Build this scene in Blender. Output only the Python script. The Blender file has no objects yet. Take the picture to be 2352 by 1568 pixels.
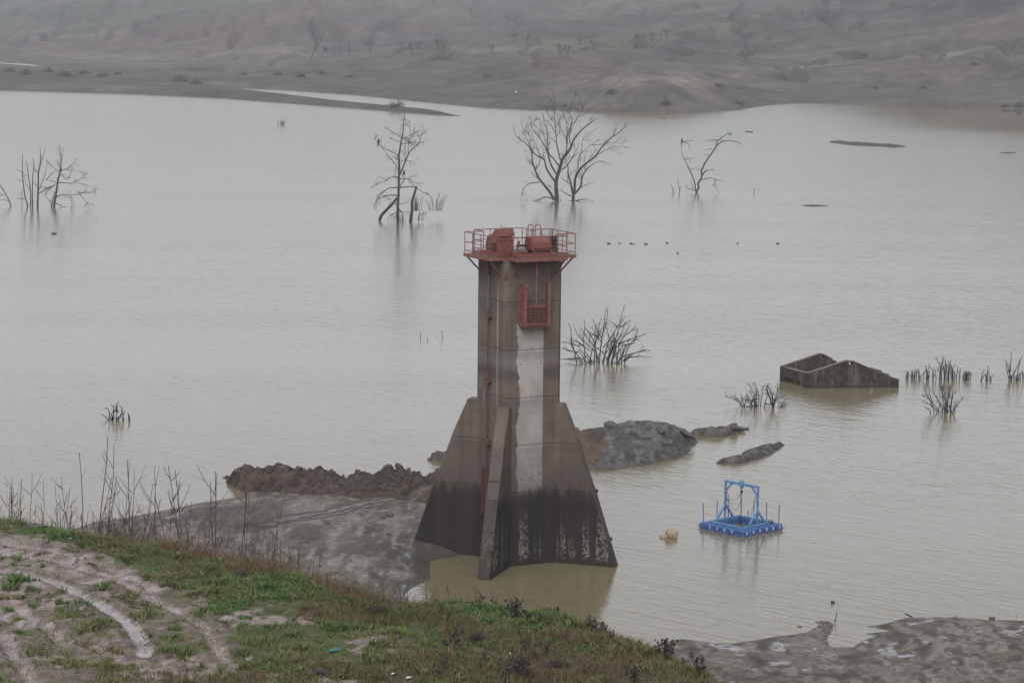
import bpy, math, random
import numpy as np
from mathutils import Vector, Matrix, Quaternion
random.seed(7)
R = math.radians
sc = bpy.context.scene
COL = sc.collection

# ------------------------------------------------------------------ camera model (used to find where things stand)
F, CX, CY, H = 5690.0, 1176.0, 784.0, 26.3
PITCH, ROLL = math.atan(756/5690), R(0.6)
fw = Vector((0, math.cos(PITCH), -math.sin(PITCH)))
r0, u0 = Vector((1, 0, 0)), Vector((0, math.sin(PITCH), math.cos(PITCH)))
rt = r0*math.cos(ROLL)+u0*math.sin(ROLL)
up = -r0*math.sin(ROLL)+u0*math.cos(ROLL)
CAM = Vector((0, 0, H))
def ray(x, y): return fw+rt*((x-CX)/F)+up*((CY-y)/F)
def W(x, y, z=0.0):
    d = ray(x, y); return CAM+d*((z-H)/d.z)
def D(x, y, Y):
    d = ray(x, y); return CAM+d*(Y/d.y)
def PX(X, Y, Z):
    dx, dy, dz = X, Y, Z-H
    a = dx*rt.x+dy*rt.y+dz*rt.z; b = dx*up.x+dy*up.y+dz*up.z; c = dx*fw.x+dy*fw.y+dz*fw.z
    return CX+F*a/c, CY-F*b/c
def zoomer(x0, y0, zf): return lambda p: ((x0+p[0]/zf)/1.08844, (y0+p[1]/zf)/1.08844)

# ------------------------------------------------------------------ numeric noise
_rng = np.random.default_rng(11)
_T = _rng.random((256, 256))
def vnoise(x, y, seed=0):
    x = np.asarray(x, float)+seed*17.31; y = np.asarray(y, float)+seed*9.77
    xi = np.floor(x).astype(int); yi = np.floor(y).astype(int)
    fx = x-xi; fy = y-yi
    fx = fx*fx*(3-2*fx); fy = fy*fy*(3-2*fy)
    g = lambda a, b: _T[a & 255, b & 255]
    return (g(xi, yi)*(1-fx)+g(xi+1, yi)*fx)*(1-fy)+(g(xi, yi+1)*(1-fx)+g(xi+1, yi+1)*fx)*fy
def fbm(x, y, seed=0, oct=4, gain=.5):
    s = 0; a = 1; t = 0; f = 1.0
    for k in range(oct):
        s = s+a*vnoise(x*f, y*f, seed+k*3.1); t += a; a *= gain; f *= 2.03
    return s/t-.5
def sstep(a, b, x):
    t = np.clip((x-a)/(b-a), 0, 1); return t*t*(3-2*t)
def segdist(X, Y, pts, closed=False):
    d = np.full(np.shape(X), 1e9)
    n = len(pts)
    for i in range(n if closed else n-1):
        ax, ay = pts[i][:2]; bx, by = pts[(i+1) % n][:2]
        ex, ey = bx-ax, by-ay
        t = np.clip(((X-ax)*ex+(Y-ay)*ey)/(ex*ex+ey*ey+1e-9), 0, 1)
        d = np.minimum(d, np.hypot(X-ax-t*ex, Y-ay-t*ey))
    return d
def sdpoly(X, Y, pts):
    d = segdist(X, Y, pts, True)
    ins = np.zeros(np.shape(X), bool)
    n = len(pts)
    for i in range(n):
        ax, ay = pts[i][:2]; bx, by = pts[(i+1) % n][:2]
        c = ((ay > Y) != (by > Y)) & (X < (bx-ax)*(Y-ay)/(by-ay+1e-12)+ax)
        ins ^= c
    return np.where(ins, d, -d)
def wpoly(px, z=0.0): return [tuple(W(x, y, z)[:2]) for x, y in px]

# ------------------------------------------------------------------ tagging
def tag(o, label=None, cat=None, group=None, kind=None):
    if label: o['label'] = label
    if cat: o['category'] = cat
    if group: o['group'] = group
    if kind: o['kind'] = kind
    return o
def empty(name, loc, rz=0.0):
    o = bpy.data.objects.new(name, None); COL.objects.link(o)
    o.location = loc; o.rotation_euler = (0, 0, rz); o.empty_display_size = .2
    return o

# ------------------------------------------------------------------ mesh builder
class MB:
    def __init__(s): s.v = []; s.f = []
    def add(s, vs, fs):
        o = len(s.v); s.v += [tuple(v) for v in vs]; s.f += [tuple(i+o for i in f) for f in fs]
    def box(s, c, sz, M=None, bev=0.0):
        x, y, z = sz[0]/2, sz[1]/2, sz[2]/2
        if bev <= 0:
            vs = [Vector((a*x, b*y, g*z)) for a in (-1, 1) for b in (-1, 1) for g in (-1, 1)]
            fs = [(0, 1, 3, 2), (4, 6, 7, 5), (0, 4, 5, 1), (2, 3, 7, 6), (0, 2, 6, 4), (1, 5, 7, 3)]
        else:
            import bmesh
            bm = bmesh.new(); bmesh.ops.create_cube(bm, size=1)
            for v in bm.verts: v.co = Vector((v.co.x*sz[0], v.co.y*sz[1], v.co.z*sz[2]))
            bmesh.ops.bevel(bm, geom=bm.edges[:], offset=bev, segments=2, affect='EDGES', profile=.6)
            bm.verts.index_update(); vs = [v.co.copy() for v in bm.verts]; fs = [[v.index for v in f.verts] for f in bm.faces]
            bm.free()
        if M: vs = [M @ v for v in vs]
        s.add([v+Vector(c) for v in vs], fs); return s
    def bar(s, a, b, w, h=None):
        a, b = Vector(a), Vector(b); h = h or w; d = b-a; L = d.length
        q = d.to_track_quat('X', 'Z') if abs(d.normalized().z) < .99 else Vector((0, 0, 1)).rotation_difference(d) @ Quaternion((0, 1, 0), -math.pi/2)
        return s.box((a+b)/2, (L, w, h), q.to_matrix())
    def tube(s, pts, rad, n=6, caps=True):
        pts = [Vector(p) for p in pts]
        if not hasattr(rad, '__len__'): rad = [rad]*len(pts)
        rings = []; ref = None
        for i, p in enumerate(pts):
            t = (pts[min(i+1, len(pts)-1)]-pts[max(i-1, 0)])
            t = t.normalized() if t.length > 1e-9 else Vector((0, 0, 1))
            if ref is None: ref = t.orthogonal().normalized()
            ref = (ref-t*ref.dot(t))
            ref = ref.normalized() if ref.length > 1e-6 else t.orthogonal().normalized()
            b = t.cross(ref)
            rings.append([p+(ref*math.cos(k*2*math.pi/n)+b*math.sin(k*2*math.pi/n))*rad[i] for k in range(n)])
        vs = [v for r in rings for v in r]
        fs = [(i*n+k, i*n+(k+1) % n, (i+1)*n+(k+1) % n, (i+1)*n+k) for i in range(len(pts)-1) for k in range(n)]
        if caps: fs += [tuple(range(n-1, -1, -1)), tuple(range((len(pts)-1)*n, len(pts)*n))]
        s.add(vs, fs); return s
    def prism(s, poly, off, M=None):
        """polygon (list of 3D) extruded by vector off"""
        n = len(poly); a = [Vector(p) for p in poly]; b = [p+Vector(off) for p in a]
        vs = a+b
        if M: vs = [M @ v for v in vs]
        s.add(vs, [tuple(range(n-1, -1, -1)), tuple(range(n, 2*n))]+[(i, (i+1) % n, n+(i+1) % n, n+i) for i in range(n)]); return s
    def lump(s, c, rad, seed=0, rough=.25, n=2, M=None, flat=None):
        import bmesh
        bm = bmesh.new(); bmesh.ops.create_icosphere(bm, subdivisions=n, radius=1)
        rg = random.Random(seed)
        ks = [(Vector((rg.gauss(0, 1), rg.gauss(0, 1), rg.gauss(0, 1))), rg.uniform(0, 6.28)) for _ in range(7)]
        cuts = [(Vector((rg.gauss(0, 1), rg.gauss(0, 1), rg.gauss(0, 1))).normalized(), rg.uniform(.62, .9)) for _ in range(flat or 0)]
        for v in bm.verts:
            d = v.co.normalized()
            k = 1+rough*sum(math.sin(d.dot(w)*2.2+ph) for w, ph in ks)/3
            p = d*k
            for nn, h in cuts:
                e = p.dot(nn)-h
                if e > 0: p = p-nn*e
            v.co = Vector((p.x*rad[0], p.y*rad[1], p.z*rad[2]))
            if M: v.co = M @ v.co
        bm.verts.index_update()
        s.add([v.co+Vector(c) for v in bm.verts], [[v.index for v in f.verts] for f in bm.faces]); bm.free(); return s
    def mesh(s, name, mat, smooth=False):
        m = bpy.data.meshes.new(name); m.from_pydata(s.v, [], s.f); m.materials.append(mat)
        if smooth: m.polygons.foreach_set('use_smooth', [True]*len(m.polygons))
        m.update(); return m
    def build(s, name, mat, parent=None, smooth=False):
        o = bpy.data.objects.new(name, s.mesh(name, mat, smooth)); COL.objects.link(o)
        if parent: o.parent = parent
        return o

def grid_mesh(name, X, Y, Z, mat, col=None, keep=None, smooth=True):
    ny, nx = X.shape
    co = np.stack([X, Y, Z], -1).reshape(-1, 3)
    idx = np.arange(ny*nx).reshape(ny, nx)
    q = np.stack([idx[:-1, :-1], idx[:-1, 1:], idx[1:, 1:], idx[1:, :-1]], -1).reshape(-1, 4)
    if keep is not None:
        k = keep.reshape(-1); q = q[k[q].any(1)]
        used = np.zeros(len(co), bool); used[q] = True
        remap = np.cumsum(used)-1
        co = co[used]; q = remap[q]
        if col is not None: col = col.reshape(-1, 4)[used]
    m = bpy.data.meshes.new(name)
    m.vertices.add(len(co)); m.vertices.foreach_set('co', co.astype(np.float32).ravel())
    m.loops.add(q.size); m.loops.foreach_set('vertex_index', q.astype(np.int32).ravel())
    m.polygons.add(len(q)); m.polygons.foreach_set('loop_start', np.arange(0, q.size, 4, dtype=np.int32))
    m.polygons.foreach_set('loop_total', np.full(len(q), 4, np.int32))
    m.polygons.foreach_set('use_smooth', np.full(len(q), smooth))
    m.update(calc_edges=True)
    if col is not None:
        a = m.color_attributes.new('Col', 'FLOAT_COLOR', 'POINT')
        a.data.foreach_set('color', col.reshape(-1, 4).astype(np.float32).ravel())
    m.materials.append(mat)
    o = bpy.data.objects.new(name, m); COL.objects.link(o); return o
def tri_mesh(name, co, tri, col, mat):
    m = bpy.data.meshes.new(name)
    m.vertices.add(len(co)); m.vertices.foreach_set('co', co.astype(np.float32).ravel())
    m.loops.add(tri.size); m.loops.foreach_set('vertex_index', tri.astype(np.int32).ravel())
    m.polygons.add(len(tri)); m.polygons.foreach_set('loop_start', np.arange(0, tri.size, 3, dtype=np.int32))
    m.polygons.foreach_set('loop_total', np.full(len(tri), 3, np.int32)); m.update(calc_edges=True)
    a = m.color_attributes.new('Col', 'FLOAT_COLOR', 'POINT'); a.data.foreach_set('color', col.astype(np.float32).ravel())
    m.materials.append(mat); o = bpy.data.objects.new(name, m); COL.objects.link(o); return o

# ------------------------------------------------------------------ materials
class NT:
    def __init__(s, name):
        s.m = bpy.data.materials.new(name); s.m.use_nodes = True; s.t = s.m.node_tree
        s.b = s.t.nodes['Principled BSDF']; s.tc = s.t.nodes.new('ShaderNodeTexCoord'); s.geo = s.t.nodes.new('ShaderNodeNewGeometry')
    def n(s, kind, ins=None, **kw):
        nd = s.t.nodes.new(kind)
        for k, v in kw.items(): setattr(nd, k, v)
        for k, v in (ins or {}).items(): s.set(nd.inputs[k], v)
        return nd
    def set(s, sock, v):
        if hasattr(v, 'is_output') or isinstance(v, bpy.types.NodeSocket): s.t.links.new(v, sock)
        else:
            if sock.type == 'RGBA' and len(v) == 3: v = (*v, 1)
            sock.default_value = v
    def obj(s): return s.tc.outputs['Object']
    def pos(s): return s.geo.outputs['Position']
    def sep(s, v):
        o = s.n('ShaderNodeSeparateXYZ', {0: v}).outputs; return o[0], o[1], o[2]
    def scale(s, v, k, rz=0):
        return s.n('ShaderNodeMapping', {'Vector': v, 'Scale': k, 'Rotation': (0, 0, rz)}).outputs[0]
    def noise(s, v, sc_, det=4, rough=.55, dist=0):
        return s.n('ShaderNodeTexNoise', {'Vector': v, 'Scale': sc_, 'Detail': det, 'Roughness': rough, 'Distortion': dist}).outputs[0]
    def math(s, op, a, b=0.0, c=None, clamp=False):
        ins = {0: a, 1: b}
        if c is not None: ins[2] = c
        return s.n('ShaderNodeMath', ins, operation=op, use_clamp=clamp).outputs[0]
    def rng(s, v, a, b, c=0.0, d=1.0, smooth=True):
        return s.n('ShaderNodeMapRange', {0: v, 1: a, 2: b, 3: c, 4: d}, interpolation_type='SMOOTHSTEP' if smooth else 'LINEAR').outputs[0]
    def mix(s, f, a, b, blend='MIX'):
        nd = s.n('ShaderNodeMix', data_type='RGBA', blend_type=blend)
        s.set(nd.inputs[0], f); s.set(nd.inputs[6], a); s.set(nd.inputs[7], b); return nd.outputs[2]
    def mul(s, *a):
        r = a[0]
        for x in a[1:]: r = s.math('MULTIPLY', r, x)
        return r
    def bump(s, h, strength=.3, dist=.05):
        s.set(s.b.inputs['Normal'], s.n('ShaderNodeBump', {'Height': h, 'Strength': strength, 'Distance': dist}).outputs[0])
    def col(s, c): s.set(s.b.inputs['Base Color'], c)
    def rough(s, r): s.set(s.b.inputs['Roughness'], r)
    def spec(s, r): s.set(s.b.inputs['Specular IOR Level'], r)

KA = .52
def simple(name, c, rough=.6, var=.3, scale=3.0, metal=0.0, c2=None, obj=True, bump=.0, patch=.55, k=KA):
    c = tuple(x*k for x in c); c2 = tuple(x*k for x in c2) if c2 else None
    t = NT(name); v = t.obj() if obj else t.pos()
    n1 = t.noise(v, scale, 5, .6)
    lo = tuple(x*(1-var) for x in c); hi = tuple(min(1, x*(1+var)) for x in c)
    cc = t.mix(t.rng(n1, .3, .7), lo, hi)
    if c2:
        n2 = t.noise(v, scale*1.7, 6, .65, .5)
        cc = t.mix(t.rng(n2, patch, patch+.13), cc, c2)
    t.col(cc); t.rough(rough); t.b.inputs['Metallic'].default_value = metal
    if bump: t.bump(n1, bump, .02)
    return t.m

KC = .47
def concrete_mat():
    t = NT('weathered_concrete'); v = t.obj(); x, y, z = t.sep(v)
    big = t.noise(v, .6, 5, .6); fine = t.noise(v, 9, 4, .6)
    streak = t.noise(t.scale(v, (3.2, 3.2, .16)), 1.0, 5, .65)
    streak2 = t.noise(t.scale(v, (1.6, 1.6, .05)), 1.0, 3, .5)
    c = t.mix(t.rng(big, .3, .7), (.15, .117, .088), (.245, .196, .15))
    c = t.mix(t.mul(t.rng(streak, .5, .7), .5), c, (.085, .068, .055))
    rr = t.noise(t.scale(v, (5, 5, .1)), 1.0, 3, .6)
    c = t.mix(t.mul(t.rng(rr, .6, .7), .22), c, (.26, .24, .215)); c = t.mix(t.mul(t.rng(rr, .36, .28), .28), c, (.1, .06, .04))
    c = t.mix(t.mul(t.rng(fine, .5, .75), .35), c, (.24, .215, .19))
    # darker band under each lift joint and lighter lime near the middle of the shaft
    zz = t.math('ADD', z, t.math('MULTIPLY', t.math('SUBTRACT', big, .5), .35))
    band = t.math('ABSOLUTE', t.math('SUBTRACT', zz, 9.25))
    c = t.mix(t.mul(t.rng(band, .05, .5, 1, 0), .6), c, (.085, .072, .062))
    band2 = t.math('ABSOLUTE', t.math('SUBTRACT', zz, 10.0))
    c = t.mix(t.mul(t.rng(band2, .1, .55, 1, 0), .35), c, (.3, .28, .255))
    # lime drips on the left face
    lface = t.rng(y, -1.5, -1.53)
    drip = t.mul(lface, t.math('ADD', t.math('COMPARE', t.math('ADD', x, t.mul(t.math('SUBTRACT', streak, .5), .25)), .78, .1), t.mul(t.math('COMPARE', x, -.62, .08), t.math('LESS_THAN', z, 8.3))), t.rng(z, 7.2, 8.2), t.rng(z, 14, 12.6), t.rng(streak, .3, .6))
    c = t.mix(t.mul(drip, .8), c, (.42, .4, .37))
    # clean pale strip below the gate
    edge = t.math('ADD', y, t.math('MULTIPLY', t.math('SUBTRACT', t.noise(t.scale(v, (1, 1, .9)), 1.1, 4, .6), .5), .75))
    face = t.math('GREATER_THAN', x, 1.5)
    strip = t.mul(face, t.rng(edge, -.86, -.80), t.rng(t.math('ADD', y, t.mul(t.math('SUBTRACT', streak, .5), .1)), .50, .54, 1, 0), t.rng(z, 11.75, 11.6), t.math('LESS_THAN', t.math('ABSOLUTE', y), 1.02))
    strip = t.mul(strip, t.rng(t.math('ADD', z, t.mul(t.math('SUBTRACT', fine, .5), 1.2)), 3.35, 3.75))
    pale = t.mix(t.rng(big, .35, .65), (.46, .42, .37), (.62, .58, .52))
    pits = t.n('ShaderNodeTexVoronoi', {'Vector': t.scale(v, (1, 1, .6)), 'Scale': 7.0, 'Randomness': 1.0}).outputs[0]
    low = t.rng(z, 6.0, 3.6)
    pitm = t.mul(t.rng(pits, .27, .16), t.math('ADD', t.mul(low, .9), .08))
    pale = t.mix(pitm, pale, (.13, .11, .1))
    c = t.mix(t.mul(strip, .93), c, pale)
    # tide of dark algae-stained concrete
    zt = t.math('ADD', z, t.math('ADD', t.math('MULTIPLY', t.math('SUBTRACT', streak, .5), 1.7), t.math('MULTIPLY', t.math('SUBTRACT', fine, .5), .5)))
    c = t.mix(t.mul(t.rng(zt, 6.6, 3.3), .6), c, (.085, .068, .058))
    dark = t.mix(t.rng(streak2, .35, .65), (.024, .019, .0165), (.044, .0345, .029))
    c = t.mix(t.mul(t.rng(zt, 3.8, 3.1), .95), c, dark)
    # speckled lime left below the tide mark
    sp = t.noise(t.scale(v, (1, 1, .8)), 8, 3, .7)
    col_ = t.noise(t.scale(v, (1.7, 1.7, .08)), 1.0, 2, .5)
    rightside = t.math('GREATER_THAN', t.math('ADD', x, t.mul(y, .5)), 1.2)
    pm = t.mul(t.rng(sp, .47, .56), t.rng(col_, .47, .54), t.rng(zt, 3.1, 1.2), t.rng(z, .1, .5), rightside)
    c = t.mix(t.mul(pm, .75), c, (.33, .31, .275))
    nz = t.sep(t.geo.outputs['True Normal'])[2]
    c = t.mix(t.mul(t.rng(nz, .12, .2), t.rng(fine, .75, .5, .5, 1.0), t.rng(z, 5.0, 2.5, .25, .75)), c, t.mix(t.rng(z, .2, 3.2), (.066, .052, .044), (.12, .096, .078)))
    # joints between concrete lifts and tie holes
    fr = t.math('FRACT', t.math('ADD', t.math('MULTIPLY', t.math('SUBTRACT', t.math('ADD', z, t.mul(t.math('SUBTRACT', big, .5), .06)), 1.27), 1/2.29), .5))
    jd = t.math('ABSOLUTE', t.math('SUBTRACT', fr, .5))
    joint = t.rng(jd, .010, .004)
    c = t.mix(t.mul(joint, .75), c, (.03, .026, .024))
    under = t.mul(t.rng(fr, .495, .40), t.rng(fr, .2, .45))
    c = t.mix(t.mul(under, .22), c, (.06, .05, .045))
    gx = t.math('PINGPONG', t.math('ADD', t.math('SUBTRACT', x, y), 10.07), .28)
    gz = t.math('PINGPONG', t.math('ADD', z, .14), .38)
    hole = t.mul(t.math('LESS_THAN', gx, .032), t.math('LESS_THAN', gz, .035), t.rng(t.noise(v, 1.9, 2), .5, .54))
    c = t.mix(t.mul(hole, .85), c, (.03, .027, .025))
    c = t.mix(1.0, c, (KC,)*3, 'MULTIPLY'); t.col(c); t.rough(.85); t.spec(.25)
    t.bump(t.math('ADD', t.mul(fine, .5), t.mul(joint, -1.0)), .5, .02)
    return t.m

def water_mat():
    t = NT('silty_water'); p = t.pos()
    pr = t.scale(p, (1, 1, 1), R(40))
    w1 = t.noise(t.scale(pr, (.55, 2.3, 1)), 1.0, 3, .55, .4)
    w2 = t.noise(t.scale(pr, (.14, .55, 1)), 1.0, 2, .5, .3)
    w3 = t.noise(t.scale(p, (.006, .045, 1)), 1.0, 4, .6)
    amp = t.rng(w3, .35, .65, .7, 1.05)
    wx, wy, wz = t.sep(p); calm = t.mul(t.rng(wy, 520, 620), t.rng(wx, 70, 125))
    h = t.mul(t.math('ADD', t.mul(w1, amp), t.mul(w2, .8)), t.math('SUBTRACT', 1.0, t.mul(calm, .9)))
    t.bump(h, 1.0, .042)
    big = t.noise(t.scale(p, (.004, .01, 1)), 1.0, 3, .5)
    t.col(t.mix(t.rng(big, .35, .65), (.105, .09, .05), (.118, .102, .058)))
    t.rough(t.math('SUBTRACT', .13, t.mul(calm, .09))); t.b.inputs['IOR'].default_value = 1.333
    return t.m

def ground_mat(name, bump=.5, bscale=2.2, rough=.8, wetrough=.12, fine=.25, wetspec=.5, bdist=.08, kk=.46):
    t = NT(name); p = t.pos()
    at = t.n('ShaderNodeAttribute', attribute_name='Col'); c = at.outputs['Color']; wet = at.outputs['Alpha']
    n1 = t.noise(p, bscale, 6, .65); n2 = t.noise(p, bscale*6, 4, .6)
    c = t.mix(1.0, c, t.mix(t.rng(n1, .25, .75), (1-fine,)*3, (1+fine,)*3), 'MULTIPLY')
    c = t.mix(1.0, c, t.mix(t.rng(n2, .25, .75), (1-fine*.8,)*3, (1+fine*.8,)*3), 'MULTIPLY')
    c = t.mix(1.0, c, (kk,)*3, 'MULTIPLY')
    w = t.rng(t.math('ADD', wet, t.math('ADD', t.mul(t.math('SUBTRACT', n1, .5), .8), t.mul(t.math('SUBTRACT', n2, .5), .9))), .45, .66)
    t.col(t.mix(t.mul(w, .35), c, (.085, .075, .066)))
    t.rough(t.math('ADD', rough, t.mul(w, wetrough-rough)))
    t.spec(t.math('ADD', .25, t.mul(w, wetspec-.25)))
    nd = t.n('ShaderNodeBump', {'Height': t.math('ADD', n1, t.mul(n2, .4)), 'Strength': t.math('MULTIPLY', t.math('SUBTRACT', 1.0, t.mul(w, .93)), bump), 'Distance': bdist})
    t.set(t.b.inputs['Normal'], nd.outputs[0])
    return t.m
def attr_mat(name, rough=.7):
    t = NT(name); at = t.n('ShaderNodeAttribute', attribute_name='Col')
    t.col(t.mix(1.0, at.outputs['Color'], (.9,)*3, 'MULTIPLY')); t.rough(rough); t.spec(.2); return t.m

M_conc = concrete_mat(); M_water = water_mat()
M_mud = ground_mat('wet_mud', .9, 2.6, .75, .14, .42)
M_earth = ground_mat('brown_earth', 1.0, 3.4, .9, .25, .55, bdist=.16)
M_bank = ground_mat('grass_bank_soil', .9, 3.2, .8, .18, .45, kk=.78)
M_far = ground_mat('far_hillside', .8, .06, .9, .3, .3, bdist=2.5, kk=.4)
M_grass = attr_mat('grass_blades', .65)
M_red = simple('red_paint', (.26, .075, .058), .55, .32, 6, c2=(.12, .045, .03), patch=.54)
M_redd = simple('dark_red_rust', (.13, .045, .034), .7, .35, 7, c2=(.07, .035, .025))
M_rust = simple('rusty_steel', (.16, .068, .04), .8, .4, 8, c2=(.06, .035, .025))
M_pinkred = simple('faded_red_paint', (.27, .09, .07), .65, .35, 6, c2=(.13, .055, .038), patch=.52)
M_steel = simple('grey_steel', (.22, .21, .2), .5, .2, 6)
M_darkst = simple('dark_machinery', (.05, .04, .034), .6, .4, 9, c2=(.12, .06, .04))
M_bark = simple('dead_bark', (.05, .043, .04), .9, .35, 2.5, c2=(.085, .075, .068))
M_bark2 = simple('dark_wet_bark', (.03, .026, .024), .85, .35, 3)
M_stalk = simple('dry_stalk', (.105, .066, .048), .85, .35, 3)
M_stalk2 = simple('dark_dry_thistle', (.045, .029, .024), .9, .35, 4)
M_bluef = simple('blue_plastic', (.036, .095, .27), .6, .35, 5, c2=(.09, .1, .15), patch=.55, k=.7)
M_bluel = simple('light_blue_paint', (.105, .25, .43), .55, .25, 5, c2=(.07, .13, .24), patch=.56, k=.66)
M_bluep = simple('mid_blue_paint', (.04, .14, .4), .5, .2, 4)
M_white = simple('white_plastic', (.75, .75, .73), .5, .08, 4)
M_rope = simple('brown_rope', (.17, .12, .085), .9, .25, 9)
M_black = simple('black_iron', (.02, .019, .019), .5, .3, 6)
M_ruin = simple('ruin_wall', (.052, .043, .037), .95, .4, 2.2, c2=(.12, .1, .085), bump=.4, patch=.62)
def ruin_mat():
    t = NT('ruin_blockwork'); v = t.obj(); x, y, z = t.sep(v)
    n1 = t.noise(v, 2.2, 5, .65); n2 = t.noise(v, 9, 4, .6); st = t.noise(t.scale(v, (3, 3, .3)), 1.0, 4, .6)
    c = t.mix(t.rng(n1, .3, .7), (.02, .016, .014), (.044, .036, .03))
    c = t.mix(t.mul(t.rng(st, .52, .66), .6), c, (.105, .088, .072)); c = t.mix(t.mul(t.rng(n2, .56, .7), .45), c, (.13, .112, .092))
    fz = t.math('FRACT', t.math('ADD', t.math('MULTIPLY', z, 4.6), t.mul(n1, .25))); jn = t.math('LESS_THAN', fz, .12)
    c = t.mix(t.mul(jn, .5), c, (.018, .015, .013)); c = t.mix(t.mul(t.rng(z, .3, .05), .6), c, (.02, .019, .014))
    t.col(c); t.rough(.95); t.spec(.2); t.bump(t.math('ADD', n2, t.mul(jn, -.8)), .6, .03); return t.m
M_ruin = ruin_mat()
M_ruintop = simple('ruin_coping', (.22, .17, .135), .9, .3, 5, bump=.3)
M_tanrock = simple('tan_boulder', (.44, .34, .22), .85, .22, 2, c2=(.3, .22, .14), bump=.5)
M_rock = simple('grey_rock', (.1, .09, .078), .85, .35, 2.5, c2=(.16, .145, .125), bump=.5)
M_rockbr = simple('brown_clod', (.11, .075, .053), .95, .35, 4, c2=(.06, .045, .035), bump=.6)
M_feather = simple('dark_feathers', (.028, .025, .024), .7, .3, 9)
M_green = simple('green_plastic', (.03, .26, .21), .4, .15, 4)
M_bush = simple('dark_twigs', (.034, .025, .021), .9, .4, 5)
M_navy = simple('navy_cloth', (.02, .022, .04), .8, .3, 5)
M_scrub = simple('scrub', (.075, .07, .056), .9, .4, .5)

# ------------------------------------------------------------------ water
wm = MB(); wm.add([(-1000, -40, 0), (1000, -40, 0), (1000, 2700, 0), (-1000, 2700, 0)], [(0, 1, 2, 3)])
tag(wm.build('water', M_water), kind='structure')

# ------------------------------------------------------------------ the far side of the lake
far_px = [(-900, 180), (-300, 198), (0, 207), (250, 214), (500, 225), (700, 240), (900, 256), (1000, 264), (1062, 268), (1000, 259), (930, 253), (800, 241),
          (690, 227), (560, 212), (492, 201), (620, 205), (800, 217), (1000, 237), (1100, 247), (1160, 249), (1230, 254), (1260, 252), (1300, 255), (1420, 258), (1600, 260), (1690, 253), (1776, 241),
          (1850, 236), (1960, 238), (2120, 244), (2350, 250), (2700, 262), (3300, 290)]
far_w = wpoly(far_px)
far_w = far_w+[(1100, 500), (1100, 2700), (-1100, 2700), (-1100, far_w[0][1])]
hole_w = wpoly([(-300, 134), (0, 143), (70, 147), (110, 155), (215, 162), (215, 165), (120, 161), (0, 152), (-300, 146)])
hole2_w = wpoly([(10, 190), (100, 189), (225, 184), (100, 193), (15, 193)])
mound_w = wpoly([(1275, 256), (1430, 260), (1600, 262), (1700, 255), (1778, 243), (1720, 228), (1640, 222), (1300, 222), (1260, 238)])
def colpx(X, Y): return PX(X, Y, 0*X)[0]
def zfar(X, Y):
    sd = sdpoly(X, Y, far_w)
    sd = np.minimum(sd, -sdpoly(X, Y, hole_w)); sd = np.minimum(sd, -sdpoly(X, Y, hole2_w))
    n = fbm(X/90, Y/90, 1, 4); n2 = fbm(X/22, Y/22, 5, 3)
    sdw = sd+6*n2
    cx = PX(X, Y, 0*X)[0]
    hb = np.interp(cx, [-900, 0, 300, 650, 800, 1000, 1250, 1600, 1750, 2000, 2352, 3300], [1330, 1230, 1130, 990, 940, 830, 720, 720, 740, 760, 720, 640])
    g = np.interp(cx, [-900, 0, 400, 700, 1100, 1500, 1800, 2100, 2352, 3300], [.05, .05, .055, .05, .03, .036, .06, .11, .16, .2])
    bank = np.interp(cx, [-900, 0, 490, 700, 1000, 1250, 1600, 1800, 2352, 3300], [.8, .8, 1.2, 1.5, 4.0, 6.0, 5.0, 2.0, 2.0, 2.5])
    z = np.where(sd > 0, 1.9*(1-np.exp(-np.maximum(sd, 0)/3.5)), np.maximum(sd*.08, -1.4))
    land = sstep(0, 30, sd)
    n9 = np.abs(fbm(X/38, Y/110, 7, 4)); z = z+land*(2.6*n2*sstep(10, 60, sd)-5*sstep(.05, .0, n9)*sstep(30, 120, sd)+bank*sstep(8, 75, sdw))
    t = np.maximum(Y-hb, 0)
    z = z+land*g*(np.sqrt(t*t+60**2)-60)*(1+.5*n)+land*sstep(20, 250, t)*12*n
    z = np.where(z > 70, 70+(z-70)*.12, z)
    md = sdpoly(X, Y, mound_w)
    z = z+6.0*(.55*sstep(2, 26, md+5*n2)+.45*sstep(10, 22, md+5*n2))*(1+.25*n2)
    return z, sd
def march(zf, x, y, Y0, Y1, n=4000):
    d = ray(x, y); Ys = np.linspace(Y0, Y1, n); t = Ys/d.y
    X = d.x*t; Z = H+d.z*t; zz = zf(X, Ys)
    zz = zz[0] if isinstance(zz, tuple) else zz
    k = np.argmax(Z < zz)
    if not (Z < zz).any(): k = n-1
    return Vector((X[k], Ys[k], float(zz[k])))

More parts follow.
